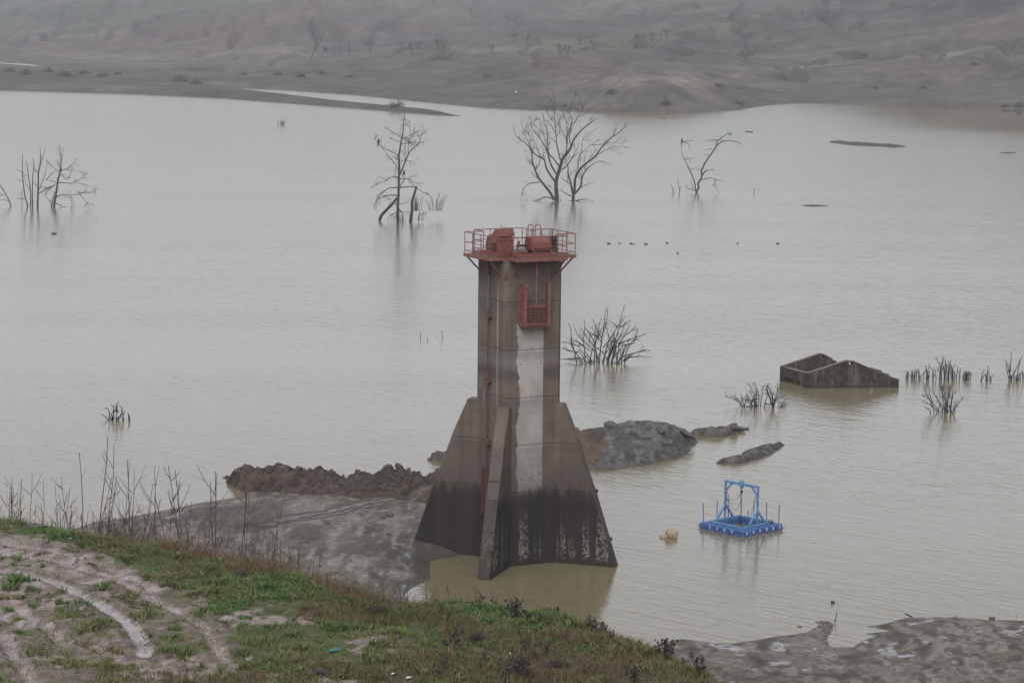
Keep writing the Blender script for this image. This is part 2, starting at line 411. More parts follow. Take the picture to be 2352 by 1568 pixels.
ang = np.linspace(-.40, .40, 620)
ys = [520.0]
while ys[-1] < 2650: ys.append(ys[-1]+max(1.3, ys[-1]**2/(H*F)*1.05 if ys[-1] < 1100 else ys[-1]**2/(H*F)*1.6))
ys = np.array(ys)
A, YY = np.meshgrid(ang, ys); XX = np.tan(A)*YY
ZZ, SD = zfar(XX, YY)
px, py = PX(XX, YY, ZZ)
wx = px+26*fbm(XX/45, YY/60, 21, 4)*2; wy = py+9*fbm(XX/30, YY/45, 22, 4)*2
C = np.zeros(XX.shape+(4,)); C[..., :3] = (.132, .118, .096)
def lay(mask, c, wet=None):
    m = np.clip(mask, 0, 1)[..., None]; C[..., :3] = C[..., :3]*(1-m)+np.array(c)*m
    if wet is not None: C[..., 3] = C[..., 3]*(1-m[..., 0])+wet*m[..., 0]
def ell(cx_, cy_, rx, ry, rot=0, soft=.5):
    c, s = math.cos(R(rot)), math.sin(R(rot)); dx, dy = wx-cx_, wy-cy_
    q = np.hypot((dx*c+dy*s)/rx, (-dx*s+dy*c)/ry); return sstep(1+soft, 1-soft, q)
def bandm(pts, w, soft=.6):
    q = segdist(wx, wy*1.0, pts)/w; return sstep(1+soft, 1-soft, q)
n3 = fbm(XX/12, YY/30, 31, 4)
n5 = fbm(XX/7, YY/11, 33, 3); n6 = fbm(XX/26, YY/14, 34, 4)
lay(.6*sstep(-.05, .15, n3), (.1, .085, .075))
# left: green field, brown slope, pale flats
fieldline = np.interp(wx, [-900, 0, 180, 420, 600, 700, 800, 1100], [110, 90, 82, 56, 24, 0, -15, -60])
lay(sstep(4, 14, fieldline+22-wy)*0+sstep(-40, -20, -wy+fieldline+0)*(wx < 1000), (.16, .118, .1))
lay(sstep(-3, 3, fieldline-wy)*(wx < 1200), (.085, .115, .072))
lay(.8*sstep(4.5, 0, np.abs(py-fieldline+4*0))*sstep(600, 300, px), (.24, .22, .2))
for e, c, k in [((250, 132, 190, 15, 3), (.25, .215, .185), .8), ((480, 128, 120, 12, -3), (.25, .21, .185), .7), ((640, 116, 100, 9, 4), (.28, .24, .2), .8), ((570, 146, 95, 9, 0), (.28, .24, .2), .9), ((735, 128, 60, 8, 0), (.28, .24, .2), .7),
               ((440, 148, 80, 8, 4), (.1, .12, .08), .6), ((660, 102, 22, 4, 0), (.3, .27, .24), .9),
               ((90, 172, 150, 12, 3), (.085, .088, .07), .9), ((60, 152, 130, 5, 3), (.2, .18, .16), .5), ((430, 184, 60, 12, 5), (.085, .08, .07), .9), ((250, 180, 130, 10, 0), (.11, .105, .085), .6),
               ((150, 200, 300, 6, 2), (.21, .18, .16), .7), ((350, 200, 120, 8, 2), (.2, .17, .15), .7),
               ((640, 165, 140, 14, 0), (.16, .14, .12), .6), ((760, 180, 160, 14, 4), (.105, .1, .085), .7), ((560, 195, 110, 7, 2), (.22, .19, .165), .8),
               ((560, 70, 200, 34, -12), (.175, .115, .1), .7), ((300, 95, 220, 12, -8), (.17, .115, .1), .7), ((900, 60, 120, 40, 0), (.15, .11, .105), .7),
               ((1000, 20, 260, 22, 0), (.115, .125, .085), .8), ((1400, 15, 260, 24, 0), (.125, .14, .085), .8), ((1220, 18, 120, 8, 5), (.09, .08, .085), .7), ((930, 100, 100, 20, 0), (.13, .11, .105), .7),
               ((1180, 60, 90, 16, 5), (.095, .08, .09), .7), ((1500, 42, 80, 18, 8), (.085, .075, .082), .8), ((1360, 78, 130, 14, 0), (.12, .105, .105), .7), ((1650, 35, 120, 10, -8), (.1, .09, .09), .7), ((1880, 8, 140, 10, -5), (.1, .08, .088), .8),
               ((1330, 155, 130, 18, 5), (.2, .115, .09), .8), ((1100, 195, 140, 28, 6), (.115, .095, .083), .9), ((1130, 160, 150, 12, -4), (.12, .105, .09), .7), ((1200, 218, 120, 20, 4), (.13, .11, .095), .8), ((1230, 240, 60, 8, 0), (.17, .15, .13), .8),
               ((1680, 95, 160, 32, -12), (.095, .075, .07), .9), ((1540, 130, 140, 16, -5), (.105, .085, .078), .8), ((1900, 40, 200, 20, -6), (.1, .08, .078), .8), ((2250, 18, 200, 26, -4), (.058, .058, .06), .9), ((2000, 22, 140, 18, -8), (.09, .085, .08), .6),
               ((2150, 78, 260, 17, -3), (.14, .125, .082), .9), ((2320, 60, 150, 20, 0), (.15, .115, .095), .6), ((1820, 100, 90, 14, 10), (.11, .12, .07), .7), ((1800, 150, 60, 12, -8), (.11, .12, .065), .7), ((1970, 130, 60, 12, 0), (.11, .125, .065), .8), ((1950, 175, 60, 10, -20), (.1, .11, .06), .8),
               ((2180, 165, 160, 26, 5), (.155, .115, .09), .8), ((2050, 205, 250, 16, 2), (.105, .1, .085), .8), ((2300, 190, 90, 30, 0), (.115, .11, .085), .8), ((1830, 195, 140, 12, 0), (.12, .11, .1), .7), ((1900, 226, 150, 5, 2), (.19, .175, .13), .7), ((1650, 195, 60, 26, 30), (.09, .085, .078), .6)]:
    lay(k*ell(*e), c)
gs = bandm([(860, 140), (1000, 128), (1200, 112), (1450, 92), (1600, 70), (1720, 48), (1810, 18), (1850, -5)], 12)
lay(.85*gs*(.6+.8*sstep(-.1, .2, n3)), (.14, .16, .07))
lay(.7*bandm([(1080, 120), (1200, 112), (1260, 107)], 4), (.24, .215, .16))
st = sstep(.06, .16, fbm(XX/50, YY/9, 41, 3))
lay(.8*st*ell(2050, 145, 340, 34, -2)*(1-ell(1970, 130, 60, 12)), (.27, .245, .23), .6)
lay(.8*bandm([(1690, 172), (1780, 160), (1880, 155), (1960, 142)], 5), (.26, .235, .215))
lay(.8*bandm([(2050, 138), (2130, 132), (2200, 128), (2300, 131), (2500, 133)], 4), (.29, .27, .255))
lay(.6*bandm([(2020, 105), (2130, 110), (2200, 122)], 5), (.24, .225, .22))
# the pale mound on the point
md = sdpoly(XX, YY, mound_w)
lay(sstep(-4, 6, md), (.175, .155, .14))
lay(.9*sstep(-2, 3, md)*ell(1465, 186, 170, 13, 1), (.33, .275, .21))
lay(.7*sstep(-2, 3, md)*ell(1420, 212, 120, 8, 1)*sstep(-.05, .1, n3), (.12, .12, .09))
lay(.8*sstep(-2, 3, md)*ell(1700, 230, 80, 17, 18), (.105, .092, .085))
lay(.5*sstep(-2, 3, md)*ell(1450, 240, 180, 12, 1), (.2, .18, .165), .5)
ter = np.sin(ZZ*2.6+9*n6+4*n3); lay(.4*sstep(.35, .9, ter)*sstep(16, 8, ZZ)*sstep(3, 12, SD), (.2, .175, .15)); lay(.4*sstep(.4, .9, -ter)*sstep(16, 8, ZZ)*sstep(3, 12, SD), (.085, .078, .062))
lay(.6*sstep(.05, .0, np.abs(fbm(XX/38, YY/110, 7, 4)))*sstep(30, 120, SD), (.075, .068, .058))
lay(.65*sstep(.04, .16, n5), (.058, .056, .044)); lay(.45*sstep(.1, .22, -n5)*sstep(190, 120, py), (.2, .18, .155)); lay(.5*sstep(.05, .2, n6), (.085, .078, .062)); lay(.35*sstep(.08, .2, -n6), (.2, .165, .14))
# wet rim along every shore, dark spit
sp = sdpoly(px, py, [(470, 195), (560, 205), (700, 222), (1000, 250), (1075, 270), (900, 262), (500, 232), (380, 215)])
lay(.85*sstep(-4, 4, sp), (.085, .08, .066))
lay(.6*sstep(7, 1, SD)*(SD > -5), (.13, .12, .085))
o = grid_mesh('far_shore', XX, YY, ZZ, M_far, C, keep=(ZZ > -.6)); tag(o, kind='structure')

# ------------------------------------------------------------------ mud shores, spoil bank and islets
def patch_land(name, px_poly, prof, mat, colf, res=.16, margin=1.2, z0=0.0, lim=None, edge=.9):
    P = wpoly(px_poly, z0); xs = [p[0] for p in P]; ysv = [p[1] for p in P]
    x0, x1, y0, y1 = min(xs)-margin, max(xs)+margin, min(ysv)-margin, max(ysv)+margin
    if lim: x0, x1, y0, y1 = max(x0, lim[0]), min(x1, lim[1]), max(y0, lim[2]), min(y1, lim[3])
    X, Y = np.meshgrid(np.arange(x0, x1, res), np.arange(y0, y1, res*1.35))
    sd = sdpoly(X, Y, P)+edge*fbm(X/1.3, Y/1.6, 50, 4); Z = prof(X, Y, sd); p = PX(X, Y, Z)
    col = colf(X, Y, Z, sd, p[0], p[1])
    o = grid_mesh(name, X, Y, Z, mat, col, keep=(Z > -.25)); tag(o, kind='structure'); return o
def mixc(base, items):
    for m, c, w in items:
        m = np.clip(m, 0, 1)[..., None]; base[..., :3] = base[..., :3]*(1-m)+np.array(c)*m
        if w is not None: base[..., 3] = base[..., 3]*(1-m[..., 0])+w*m[..., 0]
    return base
def full(X, c, w=0.0):
    b = np.zeros(X.shape+(4,)); b[..., :3] = c; b[..., 3] = w; return b
shore_px = [(-700, 1270), (0, 1240), (150, 1218), (215, 1200), (300, 1184), (380, 1170), (470, 1153), (560, 1139), (566, 1131), (640, 1128), (900, 1150), (1100, 1170), (1200, 1205), (1165, 1250), (1097, 1268), (1000, 1272), (928, 1280),
            (944, 1300), (968, 1328), (935, 1346), (912, 1368), (1000, 1432), (1300, 1492), (1500, 1484), (1565, 1466), (1640, 1476), (1720, 1471), (1830, 1454), (1878, 1438), (1886, 1424), (1912, 1428), (1920, 1440), (1910, 1460),
            (1915, 1482), (1950, 1484), (1978, 1470), (2004, 1462), (1984, 1453), (2036, 1448), (1984, 1438), (2090, 1419), (2200, 1416), (2280, 1421), (2352, 1424), (2800, 1445), (2800, 2150), (-700, 2150)]
SH = wpoly(shore_px)
mud_mounds = [(wpoly([(455, 1205)])[0], 1.2, .35), (wpoly([(520, 1215)])[0], 1.5, .35), (wpoly([(600, 1200)])[0], 1.6, .3), (wpoly([(975, 1262)])[0], 1.8, .2), (wpoly([(800, 1240)])[0], 5, .35), (wpoly([(700, 1255)])[0], .9, .22), (wpoly([(890, 1185)])[0], .5, .22)]
def zshore(X, Y, sd):
    n = fbm(X/3.5, Y/3.5, 51, 4); n2 = fbm(X/.7, Y/.7, 52, 3)
    z = np.where(sd > 0, .22*(1-np.exp(-np.maximum(sd, 0)/1.5))+.022*np.maximum(sd, 0), sd*.25)
    z = z+.34*n*sstep(0, 3, sd)*1.0+.11*n2*sstep(-.3, .8, sd)+.05*np.abs(fbm(X/.3, Y/.3, 53, 2))*sstep(0, 1, sd)+.1*n*sstep(-1.2, .5, sd)
    for (mx, my), r_, h in mud_mounds: z = z+h*np.exp(-((X-mx)**2+((Y-my)/2.2)**2)/r_**2)
    return np.maximum(z, -.5)
rutlines = [wpoly([(1000, 1150), (840, 1185), (720, 1215), (600, 1235)]), wpoly([(900, 1160), (790, 1190), (640, 1225)]), wpoly([(720, 1145), (640, 1168), (480, 1190)])]
SPW = [tuple(W(x, y)[:2]) for x, y in [(527, 1108), (545, 1118), (566, 1128), (640, 1141), (720, 1152), (850, 1168), (980, 1176), (1120, 1186), (1130, 1115), (900, 1106), (640, 1104)]]
def cshore(X, Y, Z, sd, px_, py_):
    n = fbm(X/2.2, Y/4, 61, 4); n2 = fbm(X/.5, Y/1.0, 62, 3); n4 = fbm(X/1.0, Y/3.2, 64, 4)
    right = sstep(1400, 1650, px_); left = 1-right
    b = full(X, (.18, .152, .12), .14)
    b = mixc(b, [(.8*sstep(-.04, .12, fbm(X/4, Y/6, 63, 3)), (.135, .118, .094), .1), (left*.7*sstep(1.25, .6, np.hypot((px_-930)/150, (py_-1285)/80)+fbm(X/1.5, Y/2, 76, 3)), (.085, .074, .056), 0), (right*.9, (.168, .145, .1), .12), (right*.5*sstep(-.02, .12, n), (.128, .118, .08), .12)])
    b = mixc(b, [(left*.9*sstep(2.2, .0, -sdpoly(X, Y, SPW)+2.5*n4+1.2*n2), (.135, .095, .068), .05)])
    b = mixc(b, [(.6*sstep(-.03, .14, n4), (.27, .232, .192), None), (.7*sstep(.02, .14, n2), (.065, .054, .042), 0.0), (.7*sstep(.05, .14, fbm(X/.35, Y/1.2, 75, 3)), (.31, .27, .23), .3)])
    b = mixc(b, [(right*.7*sstep(.03, .12, fbm(X/.3, Y/.8, 57, 3)), (.062, .056, .038), 0), (right*.6*sstep(.07, .18, fbm(X/.9, Y/1.6, 65, 4)+.5*n2), (.27, .235, .195), .4), (right*.85*sstep(.2, .26, fbm(X/.8, Y/.9, 68, 3)+.5*n2), (.26, .235, .215), .7)])
    b = mixc(b, [(left*.7*sstep(.04, .16, n4+.35*n2)*sstep(1.0, 4, sd)*sstep(1245, 1195, py_)*sstep(860, 640, px_), (.26, .23, .2), .58)])
    for rl in rutlines:
        rd_ = segdist(X, Y, rl)
        b = mixc(b, [(.8*sstep(.3, .1, np.abs(rd_-.35)+.5*n2), (.05, .042, .034), 0), (.85*sstep(.3, .1, rd_+.6*n2), (.25, .225, .2), .45)])
    for ex, ey, er, ed_ in [(408, 1190, .75, 1.1), (535, 1176, .6, .8), (545, 1189, .55, .9), (610, 1158, .7, .4), (655, 1140, .7, .5), (480, 1172, .5, .5)]:
        wx_, wy_ = wpoly([(ex, ey)], .3)[0]; b = mixc(b, [(.95*sstep(1.15, .85, np.hypot((X-wx_)/er, (Y-wy_)/(ed_*1.3))+1.6*n2+.8*n4), (.2, .185, .17), .9)])
    for (mx, my), mr, mh in [q for q in mud_mounds if q[1] < 1.7]: b = mixc(b, [(.75*sstep(1.1, .6, np.hypot(X-mx, (Y-my)/2.2)/mr+n2), (.09, .08, .064), 0)])
    b = mixc(b, [(sstep(.5, .05, sd), (.085, .078, .06), .55)])
    b = mixc(b, [(.8*left*sstep(1.5, .2, np.hypot((px_-575)/50, (py_-1205)/11)), (.075, .058, .04), 0.)])
    return b
patch_land('mud_shore', shore_px, zshore, M_mud, cshore, .12, 1.5, lim=(-34, 36, 72, 135), edge=.45)

spoil_px = [(527, 1108), (545, 1118), (566, 1128), (640, 1141), (720, 1152), (850, 1168), (980, 1176), (1120, 1186), (1130, 1115), (1040, 1108), (900, 1106), (760, 1106), (640, 1104), (560, 1101)]
grooves = [wpoly([(900, 1100), (850, 1115), (800, 1126)]), wpoly([(1010, 1105), (950, 1122), (890, 1138)]), wpoly([(1060, 1130), (1000, 1140), (940, 1160)]), wpoly([(770, 1110), (800, 1120)])]
def zspoil(X, Y, sd):
    n = fbm(X/2.2, Y/2.2, 71, 3); n2 = fbm(X/.55, Y/.55, 72, 3); n3_ = fbm(X/.26, Y/.26, 73, 2)
    z = np.where(sd > 0, .95*(1-np.exp(-np.maximum(sd, 0)/.55)), sd*1.2)
    z = z*(1+.5*n)+sstep(-.1, .5, sd)*(.5*n+.32*np.abs(n2)*2-.1+.24*n3_)
    bx, by = wpoly([(893, 1106)])[0]; z = z+.45*np.exp(-((X-bx)**2+(Y-by)**2)/.9**2)*(sd > 0)
    bx, by = wpoly([(550, 1108)])[0]; z = z+.3*np.exp(-((X-bx)**2+(Y-by)**2)/.8**2)*(sd > 0)
    for g_ in grooves: z = z-.28*sstep(.55, .1, segdist(X, Y, g_))
    front = sstep(wpoly([(800, 1170)])[0][1], wpoly([(800, 1125)])[0][1], Y)
    return np.where(sd > 0, z*(.35+.65*front), z)
def cspoil(X, Y, Z, sd, px_, py_):
    n = fbm(X/1.6, Y/1.6, 81, 4); n2 = fbm(X/.35, Y/.35, 82, 3)
    b = full(X, (.1, .074, .055), .05)
    b = mixc(b, [(.7*sstep(-.05, .15, n), (.07, .052, .042), None), (.7*sstep(.04, .16, n2), (.145, .098, .07), None), (.8*sstep(.03, .14, -n2), (.045, .03, .022), None), (.5*sstep(.08, .2, fbm(X/3, Y/3, 83, 3)), (.07, .066, .055), None)])
    for g_ in grooves: b = mixc(b, [(.85*sstep(.42, .1, segdist(X, Y, g_)+.2*n2), (.2, .16, .125), .2)])
    return b
patch_land('earth_bank', spoil_px, zspoil, M_earth, cspoil, .085, .8, edge=1.3)

island_px = [(985, 1054), (1010, 1060), (1100, 1075), (1250, 1092), (1350, 1083), (1450, 1073), (1540, 1058), (1582, 1040), (1598, 1016), (1590, 1007), (1540, 1005), (1450, 1008), (1330, 1018), (1150, 1042), (1030, 1050)]
def zisland(X, Y, sd):
    n = fbm(X/2.6, Y/2.6, 91, 4); n2 = fbm(X/.5, Y/.5, 92, 3)
    z = np.where(sd > 0, 1.85*(1-np.exp(-np.maximum(sd, 0)/1.3)), sd*.5)
    back = sstep(wpoly([(1450, 1075)])[0][1], wpoly([(1450, 1012)])[0][1], Y)
    z = np.where(sd > 0, z*(.35+.65*back)+.3*n*sstep(0, 1, sd)+.2*n2*sstep(0, .6, sd)+.14*np.abs(fbm(X/.22, Y/.3, 90, 2))*sstep(0, .6, sd), z)
    lf = sstep(1200, 1100, PX(X, Y, 0*X)[0]); z = z+lf*(sd > 0)*(.25+.5*np.abs(n2))
    return z
def cisland(X, Y, Z, sd, px_, py_):
    n = fbm(X/1.8, Y/1.8, 93, 4); n2 = fbm(X/.4, Y/.4, 94, 3)
    b = full(X, (.102, .098, .082), .12); n8 = fbm(X/.8, Y/2.2, 99, 4)
    b = mixc(b, [(.5*sstep(-.03, .15, n), (.135, .128, .11), .15), (.55*sstep(.0, .14, n8), (.15, .142, .12), .1), (.45*sstep(.0, .14, -n8), (.075, .071, .059), .1), (.8*sstep(.03, .14, n2), (.045, .041, .034), 0), (.7*sstep(.05, .15, fbm(X/.3, Y/.9, 100, 3)), (.2, .19, .165), 0)])
    b = mixc(b, [(.95*sstep(1.15, .75, np.hypot((px_-1345)/58, (py_-1030)/46)+.9*n), (.125, .08, .05), 0), (.8*sstep(1.2, .6, np.hypot((px_-1370)/25, (py_-1000)/14)+n), (.06, .04, .03), 0), (sstep(1200, 1100, px_), (.085, .07, .058), 0)])
    b = mixc(b, [(.7*sstep(.5, .0, sd), (.1, .095, .08), .5)]); return b
patch_land('mud_island', island_px, zisland, M_mud, cisland, .13, .6)
def lowbar(h, k=1.0, rub=.12):
    def f(X, Y, sd):
        n = fbm(X/1.2, Y/1.2, 95, 3); n2 = fbm(X/.35, Y/.35, 96, 2)
        return np.where(sd > 0, h*(1-np.exp(-np.maximum(sd, 0)/k))*(1+.8*n)+rub*(n2+.2)*sstep(0, .3, sd), sd*.4)
    return f
def cbar(X, Y, Z, sd, px_, py_):
    n = fbm(X/.8, Y/.8, 97, 4); b = full(X, (.098, .09, .076), .1); n2 = fbm(X/.3, Y/.6, 100, 3)
    return mixc(b, [(.7*sstep(.0, .15, n), (.06, .054, .046), 0), (.7*sstep(.03, .14, n2), (.17, .155, .13), 0), (.7*sstep(.03, .14, -n2), (.045, .04, .034), 0), (sstep(.25, 0, sd), (.06, .055, .042), .5)])
patch_land('mud_spit', [(1560, 1001), (1620, 1002), (1668, 1003), (1700, 993), (1722, 985), (1690, 984), (1640, 990), (1600, 996)], lowbar(.5, .7, .3), M_mud, cbar, .08, .4, edge=.5)
patch_land('mud_bar', [(1644, 1063), (1672, 1064), (1705, 1064), (1735, 1055), (1770, 1044), (1800, 1030), (1805, 1022), (1788, 1018), (1745, 1027), (1712, 1040), (1700, 1050)], lowbar(.45, .6, .2), M_mud, cbar, .08, .4, edge=.6)
patch_land('far_mud_bar', [(1905, 327), (1930, 325), (1960, 329), (2040, 333), (2085, 337), (2060, 339), (1990, 335), (1940, 332)], lambda X, Y, sd: lowbar(.35, 2, .5)(X, Y, sd)+.5*fbm(X/6, Y/9, 98, 3)*(sd > -1), M_mud, cbar, .4, 2)
patch_land('shallow_mud_bar', [(1835, 472), (1870, 470), (1905, 473), (1875, 475)], lowbar(.12, 1, .1), M_mud, cbar, .25, 1)

# ------------------------------------------------------------------ the near grassy bank
crest_px = [(-2500, 1090), (-800, 1150), (-300, 1172), (0, 1192), (100, 1206), (170, 1222), (240, 1240), (300, 1250), (380, 1254), (440, 1270), (520, 1288), (620, 1304), (680, 1320), (760, 1350), (830, 1366), (900, 1377), (1000, 1378), (1080, 1386), (1150, 1395), (1260, 1416), (1350, 1446), (1430, 1470), (1500, 1490), (1545, 1510), (1580, 1528), (1620, 1540), (1655, 1570), (1800, 1660), (2200, 1900), (3000, 2300)]
ZP = 12.0
CR = [W(x, y, ZP) for x, y in crest_px]
crX = np.array([c.x for c in CR]); crY = np.array([c.y for c in CR])
def zbank(X, Y):
    yc = np.interp(X, crX, crY)-.35
    n = fbm(X/4.2, Y/4.2, 101, 3); n2 = fbm(X/1.1, Y/1.1, 102, 3)
    d = (Y-yc)*.75+.5*n2
    k = .5
    sp_ = np.where(d > 8, d, k*np.log1p(np.exp(np.clip(d/k, -30, 16))))
    z = ZP+.22+.45*n*sstep(0, -5, d)*.8+.16*n2-.72*sp_
    z = z+.273*np.maximum(46-Y, 0)
    # little gullies and hummocks of the turf edge
    hx, hy = HUM
    for (cx_, cy_, r_, h) in hx: z = z+h*np.exp(-((X-cx_)**2+(Y-cy_)**2)/r_**2)
    return np.maximum(z, -2.0)
HUM = ([], [])
def bpt(x, y): return march(zbank, x, y, 44, 84)
HUM = ([(*bpt(1250, 1440)[:2], 1.6, .25), (*bpt(860, 1400)[:2], 1.3, -.35), (*bpt(1010, 1440)[:2], .8, -.3), (*bpt(1100, 1460)[:2], .7, -.25), (*bpt(1350, 1500)[:2], 1.0, .2), (*bpt(900, 1500)[:2], 1.2, .12), (*bpt(640, 1290)[:2], 1.2, .1)], 0)
ruts = [[(-60, 1308), (60, 1318), (130, 1338), (210, 1375), (270, 1412), (310, 1448), (333, 1482), (332, 1502)],
        [(-60, 1268), (100, 1285), (240, 1320), (330, 1362), (400, 1400), (470, 1440), (500, 1480), (515, 1520)],
        [(-60, 1240), (120, 1262), (220, 1290), (300, 1325), (360, 1360)],
        [(-40, 1440), (20, 1480), (60, 1530), (90, 1590)], [(-50, 1370), (40, 1395), (110, 1440), (150, 1480)]]
rutw = [[tuple(bpt(*p)[:2]) for p in r_] for r_ in ruts]
def axis(a, b, fa, fb, fine, coarse):
    return np.concatenate([np.arange(a, fa, coarse), np.arange(fa, fb, fine), np.arange(fb, b+.01, coarse)])
BX, BY = np.meshgrid(axis(-60, 40, -16.5, 8, .085, 1.2), axis(-25, 100, 46, 74, .1, 1.2))
BZ = zbank(BX, BY)
for i, r_ in enumerate(rutw):
    dd = segdist(BX, BY, r_)+.05*fbm(BX/.4, BY/.4, 103, 2)
    w_ = .22 if i == 0 else .22
    BZ = BZ-(.07 if i == 0 else .04)*sstep(w_, w_*.4, dd)+.035*np.exp(-((dd-.38)/.13)**2)*(1+fbm(BX/.3, BY/.3, 104, 2)*2)
BZ = BZ+.085*fbm(BX/.26, BY/.26, 105, 3)
bkx, bky = PX(BX, np.maximum(BY, 5), BZ)
mud_px = [(-900, 1215), (0, 1226), (110, 1240), (220, 1266), (290, 1300), (340, 1335), (430, 1358), (490, 1385), (545, 1420), (560, 1480), (520, 1530), (500, 1600), (500, 1800), (-900, 1800)]
def mudmask(X, Y, px_, py_):
    s = sdpoly(px_, py_, mud_px)
    n = fbm(X/1.0, Y/1.4, 111, 4); n2 = fbm(X/.24, Y/.34, 112, 3)
    core = np.minimum(np.interp(py_, [1200, 1330, 1420, 1568], [1.0, .82, .5, .25]), 1)*np.interp(px_, [0, 250, 520], [1.1, 1.0, .7])
    m = sstep(-25, 25, s)*sstep(.0, .12, n*.75+n2*.7+core*.5-.24)
    o1 = sstep(.18, .24, n+.6*n2)*sstep(1330, 1420, py_)*sstep(1000, 800, px_)*.9
    return np.clip(np.maximum(m, o1), 0, 1)
MM = mudmask(BX, BY, bkx, bky)
rutd = np.min([segdist(BX, BY, r_)-(0 if i == 0 else .02) for i, r_ in enumerate(rutw)], 0)
n = fbm(BX/.9, BY/.9, 121, 4); n2 = fbm(BX/.3, BY/.3, 122, 3)
BC = full(BX, (.052, .058, .024), .0)
MZ = sstep(-10, 45, sdpoly(bkx, bky, mud_px))
BC = mixc(BC, [(.7*sstep(-.05, .1, n), (.064, .074, .027), None), (.9*MZ, (.15, .115, .095), .2), (.8*MZ*sstep(.0, .12, n2), (.1, .1, .05), .0), (.8*sstep(1.0, .3, np.hypot((bkx-1300)/400, (bky-1540)/90)+.8*n), (.075, .05, .028), 0),
               (MM, (.215, .172, .152), .42), (MM*.7*sstep(.03, .18, n2), (.15, .11, .088), .1), (MM*.6*sstep(.04, .14, n), (.28, .238, .218), .62),
               (sstep(.3, .16, np.abs(rutd-.3))*.6*sstep(-.05, .1, n2)*(bkx < 560), (.12, .088, .068), .05), (.8*sstep(.5, .3, segdist(BX, BY, rutw[0])+.3*n2), (.1, .078, .06), .05), (.97*sstep(.2, .13, segdist(BX, BY, rutw[0])+.1*n2), (.34, .295, .275), .8), (.6*sstep(.17, .08, rutd)*(bkx < 560), (.26, .215, .195), .65),
               (.8*sstep(0, 1.5, (BY-np.interp(BX, crX, crY))), (.08, .062, .046), 0)])
o = grid_mesh('grass_bank', BX, BY, BZ, M_bank, BC); tag(o, kind='structure')

# turf blades
def blades(name, N, x0, x1, y0, y1, accept, hgt, wid, colf, seed, spread=.6):
    g = np.random.default_rng(seed)
    X = g.uniform(x0, x1, N); Y = g.uniform(y0, y1, N); Z = zbank(X, Y); p = PX(X, Y, Z)
    ok = (p[0] > -60) & (p[0] < 2420) & (p[1] < 1640) & (p[1] > 1100)
    a = accept(X, Y, p[0], p[1]); ok &= g.random(N) < a
    X, Y, Z = X[ok], Y[ok], Z[ok]; pxx, pyy = p[0][ok], p[1][ok]; n = len(X)
    h = hgt(X, Y, pxx, pyy)*g.uniform(.5, 1.35, n); w = wid*g.uniform(.6, 1.4, n)
    th = g.uniform(0, 6.283, n); lean = g.normal(0, spread, (n, 2))*h[:, None]
    dx, dy = np.cos(th)*w/2, np.sin(th)*w/2
    base = np.stack([X, Y, Z-.03], -1)
    v0 = base+np.stack([dx, dy, 0*h], -1); v1 = base-np.stack([dx, dy, 0*h], -1)
    mid = base+np.stack([lean[:, 0]*.3, lean[:, 1]*.3, h*.6], -1)
    v2 = mid+np.stack([dx, dy, 0*h], -1)*.8; v3 = mid-np.stack([dx, dy, 0*h], -1)*.8
    v4 = base+np.stack([lean[:, 0], lean[:, 1], h], -1)
    co = np.stack([v0, v1, v2, v3, v4], 1).reshape(-1, 3)
    i = np.arange(n)[:, None]*5
    tri = np.concatenate([i+[0, 1, 3], i+[0, 3, 2], i+[2, 3, 4]], 0)
    c = colf(X, Y, pxx, pyy, g); c = np.repeat(np.concatenate([c, np.ones((n, 1))], 1), 5, 0)
    o = tri_mesh(name, co, tri, c, M_grass); tag(o, kind='stuff'); return o
def crestd(X, Y): return Y-np.interp(X, crX, crY)
dryzones = [(860, 1405, 170, 38), (1330, 1470, 330, 18), (1270, 1548, 440, 52), (1500, 1490, 130, 24), (450, 1560, 200, 20), (1050, 1450, 60, 30), (640, 1300, 160, 20), (1620, 1520, 60, 30)]
def dryness(X, Y, px_, py_):
    n = fbm(X/.8, Y/.8, 131, 3); d = 0*X
    for cx_, cy_, rx, ry in dryzones: d = np.maximum(d, sstep(1.3, .6, np.hypot((px_-cx_)/rx, (py_-cy_)/ry)+n*1.2))
    return d
def acc_g(X, Y, px_, py_):
    m = mudmask(X, Y, px_, py_); n = fbm(X/.5, Y/.5, 132, 3)
    dens = np.interp(py_, [1180, 1400, 1568], [1, .95, .9])*sstep(-.25, .05, n+.1)
    tuft = sstep(.1, .2, fbm(X/.2, Y/.26, 133, 2)+.35*fbm(X/1.3, Y/1.3, 139, 2)+.03)*.8
    rd = np.min([segdist(X, Y, r_) for r_ in rutw], 0)
    zone = sstep(-10, 45, sdpoly(px_, py_, mud_px))
    sp_ = dens*(1-.62*zone*sstep(-.12, .08, fbm(X/.35, Y/.5, 141, 3)))
    return np.where(m > .4, tuft*(rd > .2), sp_)*sstep(2.5, .3, crestd(X, Y))*np.where((rd < .22) & (px_ < 560), .05, 1)*(1-.55*dryness(X, Y, px_, py_))
